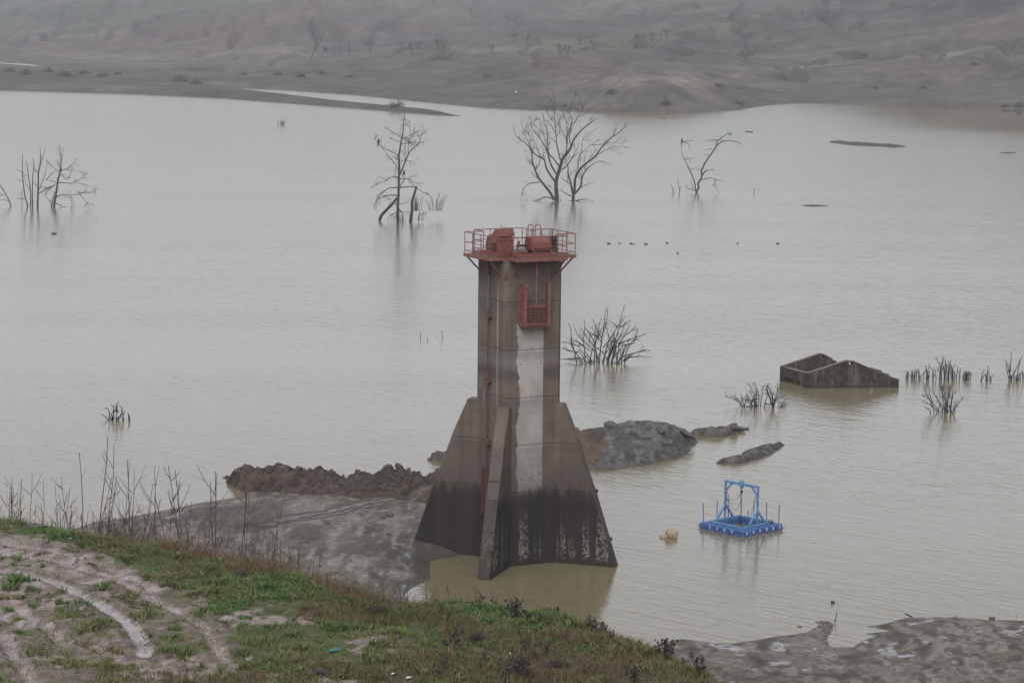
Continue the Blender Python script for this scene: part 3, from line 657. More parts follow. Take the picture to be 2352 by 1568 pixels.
def col_g(X, Y, px_, py_, g):
    n = fbm(X/1.6, Y/1.6, 134, 3)[:, None]; n2 = fbm(X/.5, Y/.5, 135, 3)[:, None]; r_ = g.random((len(X), 1))
    c = np.array((.034, .078, .02))*(1-r_)+np.array((.075, .14, .032))*r_
    k = np.clip(sstep(-.02, .16, n)+.0, 0, 1); c = c*(1-.55*k)+np.array((.118, .112, .036))*.55*k
    k2 = sstep(.05, .2, n2); c = c*(1-.5*k2)+np.array((.04, .066, .024))*.5*k2
    low = sstep(1380, 1520, py_)[:, None]*.45; c = c*(1-low)+np.array((.105, .098, .036))*low
    pt = sstep(.08, .2, fbm(X/2.6, Y/2.6, 140, 4))[:, None]*.5; c = c*(1-pt)+np.array((.085, .068, .036))*pt
    dry = (g.random((len(X), 1)) < .14); c = np.where(dry, np.array((.17, .12, .07)), c)
    return c
blades('grass', 900000, -16.5, 6.5, 46.5, 74, acc_g, lambda X, Y, a, b: .045+.05*sstep(-.1, .2, fbm(X/.9, Y/.9, 136, 3))+.11*sstep(.1, .2, fbm(X/.45, Y/.45, 142, 3))+.05*sstep(-2.5, -.3, crestd(X, Y)), .026, col_g, 5)
def acc_d(X, Y, px_, py_):
    return np.clip(dryness(X, Y, px_, py_)*(.9-.3*sstep(1440, 1520, py_))+.95*sstep(-.8, .3, crestd(X, Y)+1.2*fbm(X/.8, Y/.8, 137, 3)+.9*sstep(200, 330, px_)*sstep(950, 850, px_))*sstep(3.5, 1.5, crestd(X, Y)), 0, 1)
def col_d(X, Y, px_, py_, g):
    r_ = g.random((len(X), 1)); c = np.array((.075, .036, .027))*(1-r_)+np.array((.14, .085, .045))*r_
    k = (g.random((len(X), 1)) < .33); return np.where(k, np.array((.07, .082, .03)), c)
blades('dry_grass', 300000, -16.5, 7.5, 46.5, 76, acc_d, lambda X, Y, a, b: .13+.16*sstep(-.1, .2, fbm(X/.5, Y/.5, 138, 3))+.28*sstep(-.3, .4, crestd(X, Y))*sstep(180, 330, a)*sstep(950, 800, a), .013, col_d, 6, .5)

# ------------------------------------------------------------------ intake tower
base = W(1186.5, 1281, 0)
tw = empty('intake_tower', base, R(-63))
tag(tw, 'tall weathered concrete water intake tower with flaring buttresses and red railed platform', 'tower')
TY = base.y
ch = .2; hs = 1.545
octo = [(hs, -hs+ch), (hs, hs-ch), (hs-ch, hs), (-hs+ch, hs), (-hs, hs-ch), (-hs, -hs+ch), (-hs+ch, -hs), (hs-ch, -hs)]
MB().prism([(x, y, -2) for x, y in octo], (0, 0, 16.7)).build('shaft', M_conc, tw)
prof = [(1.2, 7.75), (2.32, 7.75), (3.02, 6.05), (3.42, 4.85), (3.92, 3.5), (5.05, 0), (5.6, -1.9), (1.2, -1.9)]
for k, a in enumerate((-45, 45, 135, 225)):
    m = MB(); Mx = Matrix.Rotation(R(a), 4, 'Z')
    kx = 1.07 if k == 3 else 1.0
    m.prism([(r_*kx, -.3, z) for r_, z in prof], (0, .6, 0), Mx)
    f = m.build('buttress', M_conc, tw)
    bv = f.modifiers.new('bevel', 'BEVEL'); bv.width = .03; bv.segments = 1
    if k in (0, 1):
        for z_, r_ in ((3.55, 3.9), (1.25, 4.65)): MB().box(Mx @ Vector((r_+.02, .27, z_)), (.12, .1, .16), Mx.to_3x3()).build('corner_lug', M_conc, f)
# platform: plus-shaped deck
q, wd = 1.33, 2.33
plus = [(wd, -q), (wd, q), (q, q), (q, wd), (-q, wd), (-q, q), (-wd, q), (-wd, -q), (-q, -q), (-q, -wd), (q, -wd), (q, -q)]
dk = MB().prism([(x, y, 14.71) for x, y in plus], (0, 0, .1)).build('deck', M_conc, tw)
ed = MB()
for i in range(12):
    a, b = plus[i], plus[(i+1) % 12]
    ed.bar((a[0], a[1], 14.765), (b[0], b[1], 14.765), .06, .13)
ed.build('edge_beam', M_pinkred, dk)
# railing: one part per side
def rail_panel(pts, posts, top=15.86):
    m = MB()
    for z in (top, 15.38, 14.97): m.tube([(x, y, z) for x, y in pts], .022 if z > 15.7 else .017, 6)
    for x, y in posts: m.tube([(x, y, 14.8), (x, y, top)], .022, 6)
    return m.build('railing', M_red, tw)
e = wd-.03; qq = q-.03
rail_panel([(qq, -qq), (e, -qq), (e, qq), (qq, qq)], [(e, -qq), (e, -.45), (e, .45), (e, qq), (qq, -qq), (1.85, -qq), (1.85, qq)])
rail_panel([(qq, qq), (qq, e), (-qq, e), (-qq, qq)], [(qq, qq), (qq, e), (.45, e), (-.45, e), (-qq, e), (qq, 1.85), (-qq, 1.85)])
rail_panel([(-qq, qq), (-e, qq), (-e, -qq), (-qq, -qq)], [(-qq, qq), (-e, qq), (-e, .45), (-e, -.45), (-e, -qq), (-1.85, qq)])
rail_panel([(-qq, -qq), (-qq, -e), (qq, -e), (qq, -qq)], [(-qq, -e), (-.45, -e), (.45, -e), (qq, -e), (-qq, -qq), (qq, -1.85), (-qq, -1.85)])
# ladder hoops at the rear
ld = MB()
for yy in (1.45, 1.85):
    ld.tube([(-1.42, yy, 14.8), (-1.42, yy, 15.95), (-1.5, yy, 16.05), (-1.9, yy, 16.05), (-1.98, yy, 15.95), (-1.98, yy, 12.0)], .022, 6)
for k in range(14): ld.tube([(-1.98, 1.45, 12.1+k*.28), (-1.98, 1.85, 12.1+k*.28)], .014, 5)
ld.build('ladder', M_red, tw)
# braces under the deck
for sx, sy, ax in [(1, -1, 'x'), (1, 1, 'x'), (-1, -1, 'x'), (-1, 1, 'x'), (1, -1, 'y'), (-1, -1, 'y'), (1, 1, 'y'), (-1, 1, 'y')]:
    p, r_ = ((sx*2.22, sy*1.22, 14.7), (sx*1.55, sy*1.05, 13.95)) if ax == 'x' else ((sx*1.22, sy*2.22, 14.7), (sx*1.05, sy*1.55, 13.95))
    MB().bar(p, r_, .075, .075).build('brace', M_pinkred, tw)
cr = MB(); cr.box((1.43, -1.43, 14.02), (.1, .1, .3), Matrix.Rotation(R(45), 3, 'Z')); cr.bar((1.46, -1.46, 13.8), (1.5, -1.36, 14.4), .09, .05); cr.bar((1.34, -1.58, 13.92), (1.58, -1.34, 13.92), .05, .14)
cr.build('brace_bracket', M_rust, tw)
MB().box((1.6, .95, 13.95), (.05, .16, .26)).build('brace_plate', M_redd, tw)

# hoists bolted to the deck
def hoist(tilt):
    hb = MB()
    for s in (-.42, .42): hb.bar((-.95, s, .1), (.95, s, .1), .1, .2)
    for xx in (-.9, -.1, .9): hb.bar((xx, -.4, .1), (xx, .4, .1), .1, .18)
    return hb
def hoist_part(parent, mat, name, fn):
    m = MB(); fn(m); o = m.build(name, mat, parent); return o
def sub(parent, name, mat, fn):
    m = MB(); fn(m); return m.build(name, mat, parent)
def place(m, M):
    m.v = [tuple(M @ Vector(v)) for v in m.v]; return m
def gearbox(m, L, Wd, z0, z1, zc):
    # chamfered casing, ridge along x
    sec = [(-Wd/2, z0), (Wd/2, z0), (Wd/2, zc), (Wd/2-.13, z1), (-Wd/2+.13, z1), (-Wd/2, zc)]
    m.prism([(-L/2, y, z) for y, z in sec], (L, 0, 0))
def lugs(m, pts, z):
    for x, y in pts: m.tube([(x-.05, y, z-.01), (x-.05, y, z+.07), (x, y, z+.1), (x+.05, y, z+.07), (x+.05, y, z-.01)], .012, 5)
# right hoist stands over the gate, its long side along local y
Ma = Matrix.Translation((1.12, .0, 14.81)) @ Matrix.Rotation(R(90), 4, 'Z')
hA = place(hoist(0), Ma).build('gate_hoist', M_red, tw); hA['label'] = 'red hoist with chamfered gearbox casing and dark motor above the gate'
g_ = MB(); gearbox(g_, .95, .8, .32, .98, .7); g_.bar((-.5, -.42, .46), (.5, -.42, .46), .05, .07); place(g_, Ma @ Matrix.Translation((.35, 0, 0))).build('gearbox', M_red, hA)
g_ = MB(); g_.bar((0, -.3, .22), (.75, -.3, .22), .09, .26); g_.bar((0, .3, .22), (.75, .3, .22), .09, .26); g_.box((.38, 0, .22), (.6, .56, .2)); place(g_, Ma).build('gearbox_stand', M_redd, hA)
g_ = MB(); g_.tube([(.85, 0, .62), (.95, 0, .62), (1.25, 0, .62), (1.33, 0, .62)], [.2, .27, .27, .16], 14)
for k in range(7): g_.tube([(.93+k*.05, 0, .62), (.95+k*.05, 0, .62)], .31, 14)
g_.box((1.1, -.22, .9), (.25, .2, .2)); g_.tube([(1.2, .1, .8), (1.2, .1, 1.3)], .03, 6); place(g_, Ma).build('motor', M_darkst, hA)
g_ = MB(); g_.box((1.1, 0, .3), (.5, .5, .2)); place(g_, Ma).build('motor_stand', M_redd, hA)
g_ = MB(); g_.tube([(-.15, 0, .55), (-.5, 0, .55), (-.75, 0, .55)], [.06, .06, .06], 8); g_.tube([(-.72, -.0, .3), (-.66, .0, .62), (-.6, 0, .75)], .05, 6); place(g_, Ma).build('drive_shaft', M_darkst, hA)
# left hoist stands over the valve rod on the other face
Mb = Matrix.Translation((.0, -1.12, 14.81))
hB = place(hoist(0), Mb).build('valve_hoist', M_red, tw); hB['label'] = 'red hoist with open drum housing and upright motor cap'
g_ = MB()
sec = [(-.42, .62), (-.42, 1.02), (-.22, 1.3), (.3, 1.34), (.42, 1.05), (.42, .95), (-.1, .95), (-.1, .62)]
g_.prism([(x, -.38, z) for x, z in sec], (0, .76, 0)); place(g_, Mb @ Matrix.Translation((.22, .1, 0)) @ Matrix.Rotation(R(35), 4, 'Z')).build('gearbox', M_red, hB)
g_ = MB(); g_.tube([(.05, -.3, .72), (.05, .45, .72)], .24, 14); place(g_, Mb @ Matrix.Translation((.3, 0, 0))).build('drum', M_redd, hB)
g_ = MB(); g_.box((.75, -.05, .5), (.55, .6, .66)); g_.box((.75, -.05, .85), (.62, .68, .04)); place(g_, Mb).build('control_box', M_red, hB)
g_ = MB(); g_.box((-.2, -.05, .42), (.7, .62, .45)); place(g_, Mb).build('casing', M_redd, hB)
g_ = MB(); g_.tube([(-.75, 0, .2), (-.75, 0, .62), (-.75, 0, .68)], [.3, .3, .26], 14); g_.tube([(-.75, 0, .68), (-.75, 0, .86), (-.75, 0, .93)], [.26, .24, .12], 14); g_.tube([(-.72, .1, .92), (-.72, .1, 1.12)], .04, 6); place(g_, Mb).build('motor', M_redd, hB)
g_ = MB(); g_.tube([(-.45, -.1, .62), (.0, -.1, .62)], .09, 8); g_.box((-.25, -.1, .62), (.1, .3, .3)); place(g_, Mb).build('coupling', M_darkst, hB)
for p_, z_, M_, h_ in (((.2, 0), 1.34, Mb, hB), ((.5, .1), 1.34, Mb, hB), ((.1, 0), .98, Ma, hA), ((.6, 0), .98, Ma, hA)):
    g_ = MB(); lugs(g_, [p_], z_); place(g_, M_).build('lifting_lug', M_red, h_)
# valve rod on the left face
yf = -hs
vr = MB().tube([(0, yf-.13, 14.72), (0, yf-.13, 13.95)], .065, 10).build('rod_tube', M_redd, tw)
MB().tube([(0, yf-.13, 13.96), (0, yf-.13, 12.2)], .026, 8).build('valve_rod', M_steel, tw)
MB().tube([(0, yf-.13, 12.2), (0, yf-.13, 3.3)], .03, 8).build('lower_rod', M_redd, tw)
for z in (12.1, 9.0, 5.95):
    m = MB(); m.tube([(0, yf-.13, z+.18), (0, yf-.13, z-.12)], .06, 8); m.box((.08, yf-.1, z-.1), (.3, .2, .26)); m.lump((.1, yf-.14, z-.2), (.15, .1, .16), 5, .3, 1); m.bar((-.16, yf-.16, z-.12), (.1, yf-.2, z-.06), .06)
    m.build('rod_bracket', M_rust, tw)
g_ = MB()
for s in (-.3, .22): g_.box((s, yf-.12, 3.4), (.06, .24, 2.2))
g_.box((-.04, yf-.05, 3.4), (.46, .1, 2.16)); g_.build('valve_gate', M_redd, tw)
# gate frame and trash screen on the right face
gf = MB(); gy0, gy1, gz0, gz1 = -.74, .62, 11.58, 13.62
for y_, s in ((gy0, 1), (gy1, -1)):
    gf.box((hs+.22, y_, (gz0+gz1)/2), (.46, .035, gz1-gz0)); gf.box((hs+.45, y_+s*.055, (gz0+gz1)/2), (.03, .13, gz1-gz0-.01)); gf.box((hs+.02, y_-s*.05, (gz0+gz1)/2), (.035, .1, gz1-gz0-.02))
    for k in range(5): gf.box((hs+.22, y_-s*.035, gz0+.02+k*(gz1-gz0-.04)/4), (.42, .03, .03))
gf = gf.build('gate_guide', M_pinkred, tw)
m = MB(); m.box((hs+.25, (gy0+gy1)/2, gz0-.02), (.4, gy1-gy0+.04, .06)); m.build('sill_beam', M_redd, gf)
sx_ = hs+.36; ts = MB()
for y_ in (gy0+.1, gy1-.1): ts.box((sx_, y_, 12.1), (.09, .07, .92))
for z_ in (11.67, 12.53): ts.box((sx_, (gy0+gy1)/2, z_), (.095, gy1-gy0-.14, .07))
ts.prism([(sx_-.02, -.16, 12.56), (sx_-.02, .04, 12.56), (sx_-.02, -.03, 12.78), (sx_-.02, -.09, 12.78)], (.04, 0, 0))
ts = ts.build('trash_screen', M_red, tw)
m = MB()
for k in range(8):
    y_ = gy0+.22+k*(gy1-gy0-.44)/7; m.tube([(sx_+.02, y_, 11.68), (sx_+.02, y_, 12.52)], .013, 5)
for k in range(6):
    z_ = 11.77+k*.135; m.tube([(sx_+.045, gy0+.12, z_), (sx_+.045, gy1-.12, z_)], .01, 5)
m.build('grid_bar', M_pinkred, ts)
m = MB()
for k in range(4): m.box((sx_-.06, gy0+.25+k*.29, 12.1), (.05, .08, .84))
for k in range(3): m.box((sx_-.09, (gy0+gy1)/2, 11.85+k*.25), (.04, 1.1, .07))
m.build('screen_frame', M_redd, ts)
MB().tube([(hs+.3, -.06, 14.72), (hs+.36, -.06, 13.95)], .075, 10).build('rod_tube', M_pinkred, tw)
MB().tube([(hs+.3, -.06, 13.96), (hs+.33, -.06, 12.75)], .026, 8).build('gate_rod', M_steel, tw)

# ------------------------------------------------------------------ ruin in the lake
zr = zoomer(1800, 840, 3.0947)
P0 = W(*zr((682, 405)))
fa = Vector((6.6, 1.0, 0)); sa = Vector((-1.65, 3.5, 0))
ru = empty('ruined_house', P0); tag(ru, 'roofless dark stone house shell with stepped gables standing in the water', 'ruin')
th_ = .28; fL = fa.length; fd = fa.normalized(); sdn = sa.normalized(); sL = sa.length
def wall_pts(poly, origin, d): return [origin+d*x+Vector((0, 0, z)) for x, z in poly]
def holed(m, xs, topf, holes, origin, d, nrm, zbot=-.6):
    """wall split into vertical strips; holes = (x0,x1,z0,z1)"""
    cuts = sorted(set(xs+[h[0] for h in holes]+[h[1] for h in holes]))
    for a, b in zip(cuts[:-1], cuts[1:]):
        hh = [h for h in holes if h[0] <= a+1e-6 and h[1] >= b-1e-6]
        segs = [(zbot, None)] if not hh else [(zbot, hh[0][2]), (hh[0][3], None)]
        for z0, z1 in segs:
            za, zb = (topf(a), topf(b)) if z1 is None else (z1, z1)
            if max(za, zb) <= z0+.01: continue
            m.prism(wall_pts([(a, z0), (b, z0), (b, zb), (a, za)], origin, d), nrm*th_)
gab = lambda x: float(np.interp(x, [0, 2.9, 3.3, 5.45, fL], [1.08, 1.98, 1.93, .98, .58]))
gabb = lambda x: float(np.interp(x, [0, 2.9, 3.1, 3.75, 3.76, 4.05, 4.06, fL], [1.08, 2.02, 1.98, 1.66, 1.52, 1.48, .9, .5]))
m = MB(); holed(m, [0, 2.9, 3.3, 5.45, fL], gab, [(2.95, 3.22, 1.66, 1.86), (4.55, 4.92, .14, .56)], Vector(), fd, sdn); fwl = m.build('gable_wall', M_ruin, ru)
c_ = MB()
for a, b in ((0.0, 2.88), (3.32, 5.4)): c_.bar(fd*a+sdn*.14+Vector((0, 0, gab(a)+.025)), fd*b+sdn*.14+Vector((0, 0, gab(b)+.025)), .26, .05)
c_.build('coping', M_ruintop, fwl)
m = MB(); holed(m, [0, 2.9, 3.1, 3.75, 3.76, 4.05, 4.06, fL], gabb, [(2.92, 3.1, 1.72, 1.9)], sa-sdn*th_, fd, sdn); bw = m.build('gable_wall', M_ruin, ru)
c_ = MB(); c_.bar(sa-sdn*.14+Vector((0, 0, 1.105)), sa-sdn*.14+fd*2.85+Vector((0, 0, 2.02)), .26, .05); c_.build('coping', M_ruintop, bw)
m = MB(); holed(m, [th_, sL-th_], lambda x: 1.06, [(.75, 1.7, -.6, .42), (2.1, 3.3, -.6, .42)], Vector(), sdn, fd); swl = m.build('side_wall', M_ruin, ru)
c_ = MB()
for k in range(9): c_.box(sdn*(th_+.2+k*.35)+fd*.14+Vector((0, 0, 1.08)), (.3, .3, .05), Matrix.Rotation(math.atan2(sdn.y, sdn.x), 3, 'Z'))
c_.build('coping', M_ruintop, swl)
m = MB(); holed(m, [th_, 1.2, 1.25, 2.2, 2.25, sL-th_], lambda x: float(np.interp(x, [0, 1.2, 1.25, 2.2, 2.25, 4], [.6, .62, .78, .8, .92, .96])), [], fa-fd*th_, sdn, fd); m.build('side_wall', M_ruin, ru)

# ------------------------------------------------------------------ blue working raft
zp = zoomer(1640, 1160, 5.88)
pc = W(*zp((1248, 905)), .15); pc.z = 0
pn = empty('work_raft', pc, R(-47)); tag(pn, 'blue floating work raft with light blue hoist gantry and thin posts', 'raft')
S = 1.53
nfl = 6; cw = 2*S/nfl
for i in range(nfl):
    for j in range(nfl):
        if 1 <= i <= nfl-2 and 1 <= j <= nfl-2: continue
        x, y = -S+cw*(i+.5), -S+cw*(j+.5)
        fl = MB().box((x, y, .09), (cw-.012, cw-.012, .42), None, .06).build('float', M_bluef, pn)
        ex = (-1 if i == 0 else 1 if i == nfl-1 else 0); ey = (-1 if j == 0 else 1 if j == nfl-1 else 0)
        if ex or ey:
            m = MB(); px_, py_ = x+ex*(cw/2+.01), y+ey*(cw/2+.01)
            m.box((px_ if ex else x, py_ if ey and not ex else y, .22), (.05 if ex else .09, .09 if ex else .05, .04)); m.box((px_ if ex else x, py_ if ey and not ex else y, .15), (.04, .04, .12))
            m.build('lug', M_white, fl)
fr = MB(); I = S-.42; zt_ = .36
for a, b in (((-I, -I), (I, -I)), ((I, -I), (I, I)), ((I, I), (-I, I)), ((-I, I), (-I, -I))):
    fr.bar((a[0], a[1], zt_), (b[0], b[1], zt_), .11, .1)
fr.build('deck_frame', M_bluel, pn)
# local x runs along the gantry beam, its legs stand on the two y-parallel rails
gl, gh, gm = I, zt_, zt_+1.95
for s in (-1, 1):
    m = MB(); m.bar((s*gl, 0, gh+.03), (s*gl, 0, gm), .085, .085); lg = m.build('gantry_leg', M_bluel, pn)
    for t_ in (-1, 1): MB().bar((s*gl, t_*.62, gh+.05), (s*gl, t_*.03, gh+.72), .085, .085).build('leg_brace', M_bluel, lg)
    MB().bar((s*(gl-.05), 0, gm-.42), (s*(gl-.42), 0, gm-.05), .07, .07).build('corner_brace', M_bluel, lg)
MB().bar((-gl-.05, 0, gm+.03), (gl+.05, 0, gm+.03), .12, .13).build('gantry_beam', M_bluel, pn)
hk = MB(); hk.tube([(0, 0, gm+.25), (0, 0, gm+.2), (0, 0, gm-.1), (0, 0, gm-.2)], [.05, .11, .12, .05], 10); hk = hk.build('pulley_block', M_bluel, pn)
MB().lump((0, 0, gm-.36), (.09, .09, .12), 3, .2, 1).build('hook', M_black, hk)
MB().tube([(0, 0, gm-.4), (.02, 0, 1.0), (.0, .02, -.3)], .016, 5).tube([(-.06, 0, gm-.1), (-.07, 0, 1.0), (-.05, .02, -.2)], .01, 4).build('chain', M_black, hk)
def catenary(a, b, sag, n=12):
    a, b = Vector(a), Vector(b)
    return [a.lerp(b, i/n)+Vector((0, 0, -sag*4*(i/n)*(1-i/n))) for i in range(n+1)]
for a, b, s in (((-gl+.05, .03, gm-.5), (-.05, .02, gm-.4), .45), ((-gl+.08, .03, gm-.5), (0, .03, gm-.75), .75), ((gl-.2, .02, gm-.1), (gl-.1, .2, gh+.1), .05), ((gl-.15, 0, gm-.5), (gl-.35, -.3, gh), .02), ((-gl+.05, .0, gm-.55), (-gl+.35, .1, gh+.05), .03)):
    MB().tube(catenary(a, b, s), .012, 5).build('rope', M_rope, pn)
MB().tube([(-gl, -.06, gm-.55), (-gl-.05, .07, gm-.8), (-gl+.06, .05, gm-.95), (-gl-.05, -.05, gm-1.1), (-gl+.05, .06, gm-1.25)], .03, 6).build('cable_coil', M_navy, pn)
Q = S-.16
posts = [(-Q, -Q), (-Q, -.35), (-Q, .55), (-.35, Q), (.55, Q), (Q, Q), (Q-.1, -Q+.5)]
for i, (x, y) in enumerate(posts):
    h_ = .95 if i < 6 else .9
    MB().tube([(x, y, .3), (x+(.02 if i % 2 else -.03), y, .35+h_)], .024, 6).build('guard_post', M_bluep, pn)
for k in range(5):
    for z_ in (1.12, .72): MB().tube(catenary((*posts[k], z_), (*posts[k+1], z_), .05, 6), .005, 4).build('guard_rope', M_rope, pn)
MB().tube([(Q-.1, Q-.5, .4), (Q-.2, Q-.2, .44), (Q-.3, Q-.1, .42), (Q-.5, Q-.25, .42), (Q-.3, Q-.5, .42), (Q, Q-.4, .42)], .022, 5).build('hose', M_navy, pn)
for p in ((-S-.1, -S+.1, .1), (S+.1, S-.1, .1)): MB().bar((p[0]-.1, p[1], p[2]), (p[0]+.1, p[1], p[2]), .04).build('tie_bar', M_steel, pn)

# ------------------------------------------------------------------ boulders
def rock(name, pos, rad, seed, mat, label, rough=.2, flat=8, tilt=(0, 0, 0), cat='rock', group=None, n=3):
    m = MB().lump((0, 0, 0), rad, seed, rough, n, Matrix.Rotation(tilt[2], 3, 'Z') @ Matrix.Rotation(tilt[1], 3, 'Y') @ Matrix.Rotation(tilt[0], 3, 'X'), flat)
    o = m.build(name, mat); o.location = pos; return tag(o, label, cat, group)
p = W(1545, 1234); rock('boulder', p+Vector((0, .1, .12)), (.34, .3, .32), 12, M_tanrock, 'angular tan boulder standing in the water near the blue raft', .2, 14)
p = W(1529, 1234); rock('boulder', p+Vector((-.02, .05, .03)), (.26, .2, .17), 22, M_tanrock, 'low tan stone leaning against the angular tan boulder', .15, 6)
def on_land(px_poly, zf, x, y, Y0=70, Y1=230):
    P = wpoly(px_poly); d = ray(x, y); Ys = np.linspace(Y0, Y1, 3000); t = Ys/d.y; X = d.x*t; Z = H+d.z*t
    zz = np.maximum(zf(X, Ys, sdpoly(X, Ys, P)), 0); k = int(np.argmax(Z < zz)) if (Z < zz).any() else len(Ys)-1
    nb = np.where((Z > 0) & (zz > .4*zz.max()), Z-zz, 9); j = int(np.argmin(nb[:k+1])) if k else 0
    if zz[k] <= .05 and nb[j] < 1.2: k = j
    return Vector((X[k], Ys[k], float(zz[k])))
spit_px = [(1560, 1001), (1620, 1002), (1668, 1003), (1700, 993), (1722, 985), (1690, 984), (1640, 990), (1600, 996)]
bar_px = [(1644, 1063), (1672, 1064), (1705, 1064), (1735, 1055), (1770, 1044), (1800, 1030), (1805, 1022), (1788, 1018), (1745, 1027), (1712, 1040), (1700, 1050)]
zi = zoomer(1400, 1020, 3.92)
def isl(p): return on_land(island_px, zisland, *zi(p))
def spt(p): return on_land(spit_px, lowbar(.5, .7, .3), *zi(p))
def onisl(p, Y): return D(*zi(p), Y)
iy = W(1450, 1020).y
rock('rock', isl((485, 186))+Vector((0, .2, .02)), (.5, .42, .36), 31, M_rock, 'square grey block on top of the mud island', .12, 12, (0, R(8), R(20)))
rock('rock', isl((1245, 300))+Vector((0, .2, .25)), (.62, .3, .16), 32, M_rock, 'tilted dark grey slab at the waterline end of the mud island', .12, 8, (0, R(28), 0))
iy2 = W(1690, 990).y
rock('rock', spt((1705, 205))+Vector((0, .1, .12)), (.33, .3, .25), 33, M_rock, 'rounded dark boulder on the tip of the small mud spit', .14, 4)
rock('rock', spt((1770, 210))+Vector((0, 0, .06)), (.35, .2, .12), 34, M_rock, 'low flat stone beside the rounded boulder on the spit', .14, 5, (0, R(12), 0))
rock('rock', spt((1835, 195))+Vector((0, 0, .03)), (.17, .15, .06), 35, M_rock, 'small flat stone at the far tip of the mud spit', .14, 5)
rock('rock', on_land(bar_px, lowbar(.45, .6, .15), *zi((1745, 515)))+Vector((0, .1, .06)), (.22, .15, .13), 36, M_rock, 'dark stone on the near end of the low mud bar', .2, 5)
rock('rock', isl((160, 195))+Vector((0, .2, .08)), (.24, .2, .14), 37, M_rock, 'dark rough stone on the island beside the tower', .25, 4)
zs = zoomer(540, 1100, 3.92)
for i, ((x, y), r_, lb) in enumerate([((100, 358), .12, 'small brown clod in the water off the earth bank tip'), ((72, 360), .05, 'tiny brown clod farthest out from the earth bank tip'), ((238, 436), .08, 'small dark clod in the shallow inlet below the earth bank'),
                                     ((1705, 735), .22, 'dark rock on the grey mud left of the tower'), ((1640, 742), .14, 'flat dark stone next to the dark rock on the mud'), ((2095, 185), .16, 'dark clod at the waterline behind the tower')]):
    p = W(*zs((x, y+8))); p = on_land(shore_px, zshore, *zs((x, y+14))) if i in (3, 4) else p
    rock('clod' if i not in (3, 4) else 'rock', p+Vector((0, 0, r_*.35)), (r_, r_*.8, r_*.8), 50+i, M_rockbr if i not in (3, 4) else M_rock, lb, .3, 5, n=2)
SL = 'small dark stone scattered over the grey mud island'
rgi = random.Random(41)
for i in range(26):
    p = isl((rgi.uniform(330, 1240), rgi.uniform(195, 560)-0)); r_ = rgi.uniform(.06, .15)
    if p.z > .15: rock('stone', p+Vector((0, 0, r_*.2)), (r_, r_*.8, r_*.6), 400+i, M_rock, SL, .25, 5, (0, 0, i), 'stone', 'small stones on the mud island', 2)
SL2 = 'small dark clod lying on the wet grey mud shore'
for i in range(34):
    a, b = (rgi.uniform(430, 930), rgi.uniform(1165, 1330)) if i < 20 else (rgi.uniform(1650, 2340), rgi.uniform(1475, 1565))
    p = on_land(shore_px, zshore, a, b); r_ = rgi.uniform(.05, .13)
    if p.z > .1: rock('clod', p+Vector((0, 0, r_*.2)), (r_, r_*.8, r_*.6), 440+i, M_rock, SL2, .3, 4, (0, 0, i), 'clod', 'small clods on the mud shore', 2)
# clods along the top of the earth bank
sp_top = [(205, 268, .3), (235, 285, .34), (345, 310, .16), (400, 295, .15), (470, 278, .24), (520, 285, .2), (640, 268, .3), (700, 255, .15), (805, 243, .24), (860, 255, .14), (1130, 250, .14), (1240, 245, .16), (1690, 240, .26), (1790, 242, .28), (1890, 270, .13), (1990, 275, .15), (1380, 262, .2), (1440, 268, .18)]
for i, (x, y, r_) in enumerate(sp_top):
    p = on_land(spoil_px, zspoil, *zs((x, y+16)))+Vector((0, .15, r_*.2))
    rock('clod', p-Vector((0, 0, r_*.3)), (r_, r_*.8, r_*.7), 70+i, M_rockbr, 'lumpy brown clod of earth along the crest of the earth bank', .35, 3, (0, 0, i*1.3), 'clod', 'clods along the crest of the earth bank', 2)

# ------------------------------------------------------------------ drowned trees and shrubs
def limb_pts(pts, zf_, Y, dy0, dy1, sub_=3):
    P = [zf_(p) for p in pts]
    out = []
    n = len(P)
    for i in range(n-1):
        for k in range(sub_ if n < 9 else 2):
            t = k/(sub_ if n < 9 else 2); a = max(i-1, 0); b = i; c = i+1; d = min(i+2, n-1)
            f = lambda j: .5*((2*P[b][j])+(-P[a][j]+P[c][j])*t+(2*P[a][j]-5*P[b][j]+4*P[c][j]-P[d][j])*t*t+(-P[a][j]+3*P[b][j]-3*P[c][j]+P[d][j])*t**3)
            out.append((f(0), f(1)))
    out.append(P[-1]); m = len(out)
    return [D(x, y, Y+dy0+(dy1-dy0)*(i/(m-1))) for i, (x, y) in enumerate(out)]
def twigs(m, pts, rad, rg, depth, lenf, upb, dens, rmin, spr=1.0):
    dens = dens*1.25
    L = sum((pts[i+1]-pts[i]).length for i in range(len(pts)-1))
    n = max(1, int(L*dens))
    for _ in range(n):
        t = rg.uniform(.22, .97); k = min(int(t*(len(pts)-1)), len(pts)-2); p = pts[k].lerp(pts[k+1], t*(len(pts)-1)-k)
        tg = (pts[k+1]-pts[k]).normalized()
        side = Vector((rg.gauss(0, 1), rg.gauss(0, 1), rg.gauss(0, .8)))
        side = (side-tg*side.dot(tg)).normalized()
        d = (tg*rg.uniform(.5, 1.1)+side*rg.uniform(.5, 1.1)*spr+Vector((0, 0, upb))).normalized()
        l = lenf*rg.uniform(.45, 1.2)*(1.15-.5*t)
        q_ = [p]
        for s in range(4):
            d = (d+Vector((rg.gauss(0, .16), rg.gauss(0, .16), rg.gauss(0, .16)+upb*.12))).normalized(); q_.append(q_[-1]+d*l/4)
        r_ = max(min(rad[k]*.55, l*.02), rmin)
        m.tube(q_, [r_, r_*.85, r_*.7, r_*.5, r_*.3], 4, False)
        if depth > 0: twigs(m, q_, [r_]*5, rg, depth-1, l*.5, upb, dens*2.2, rmin, spr)
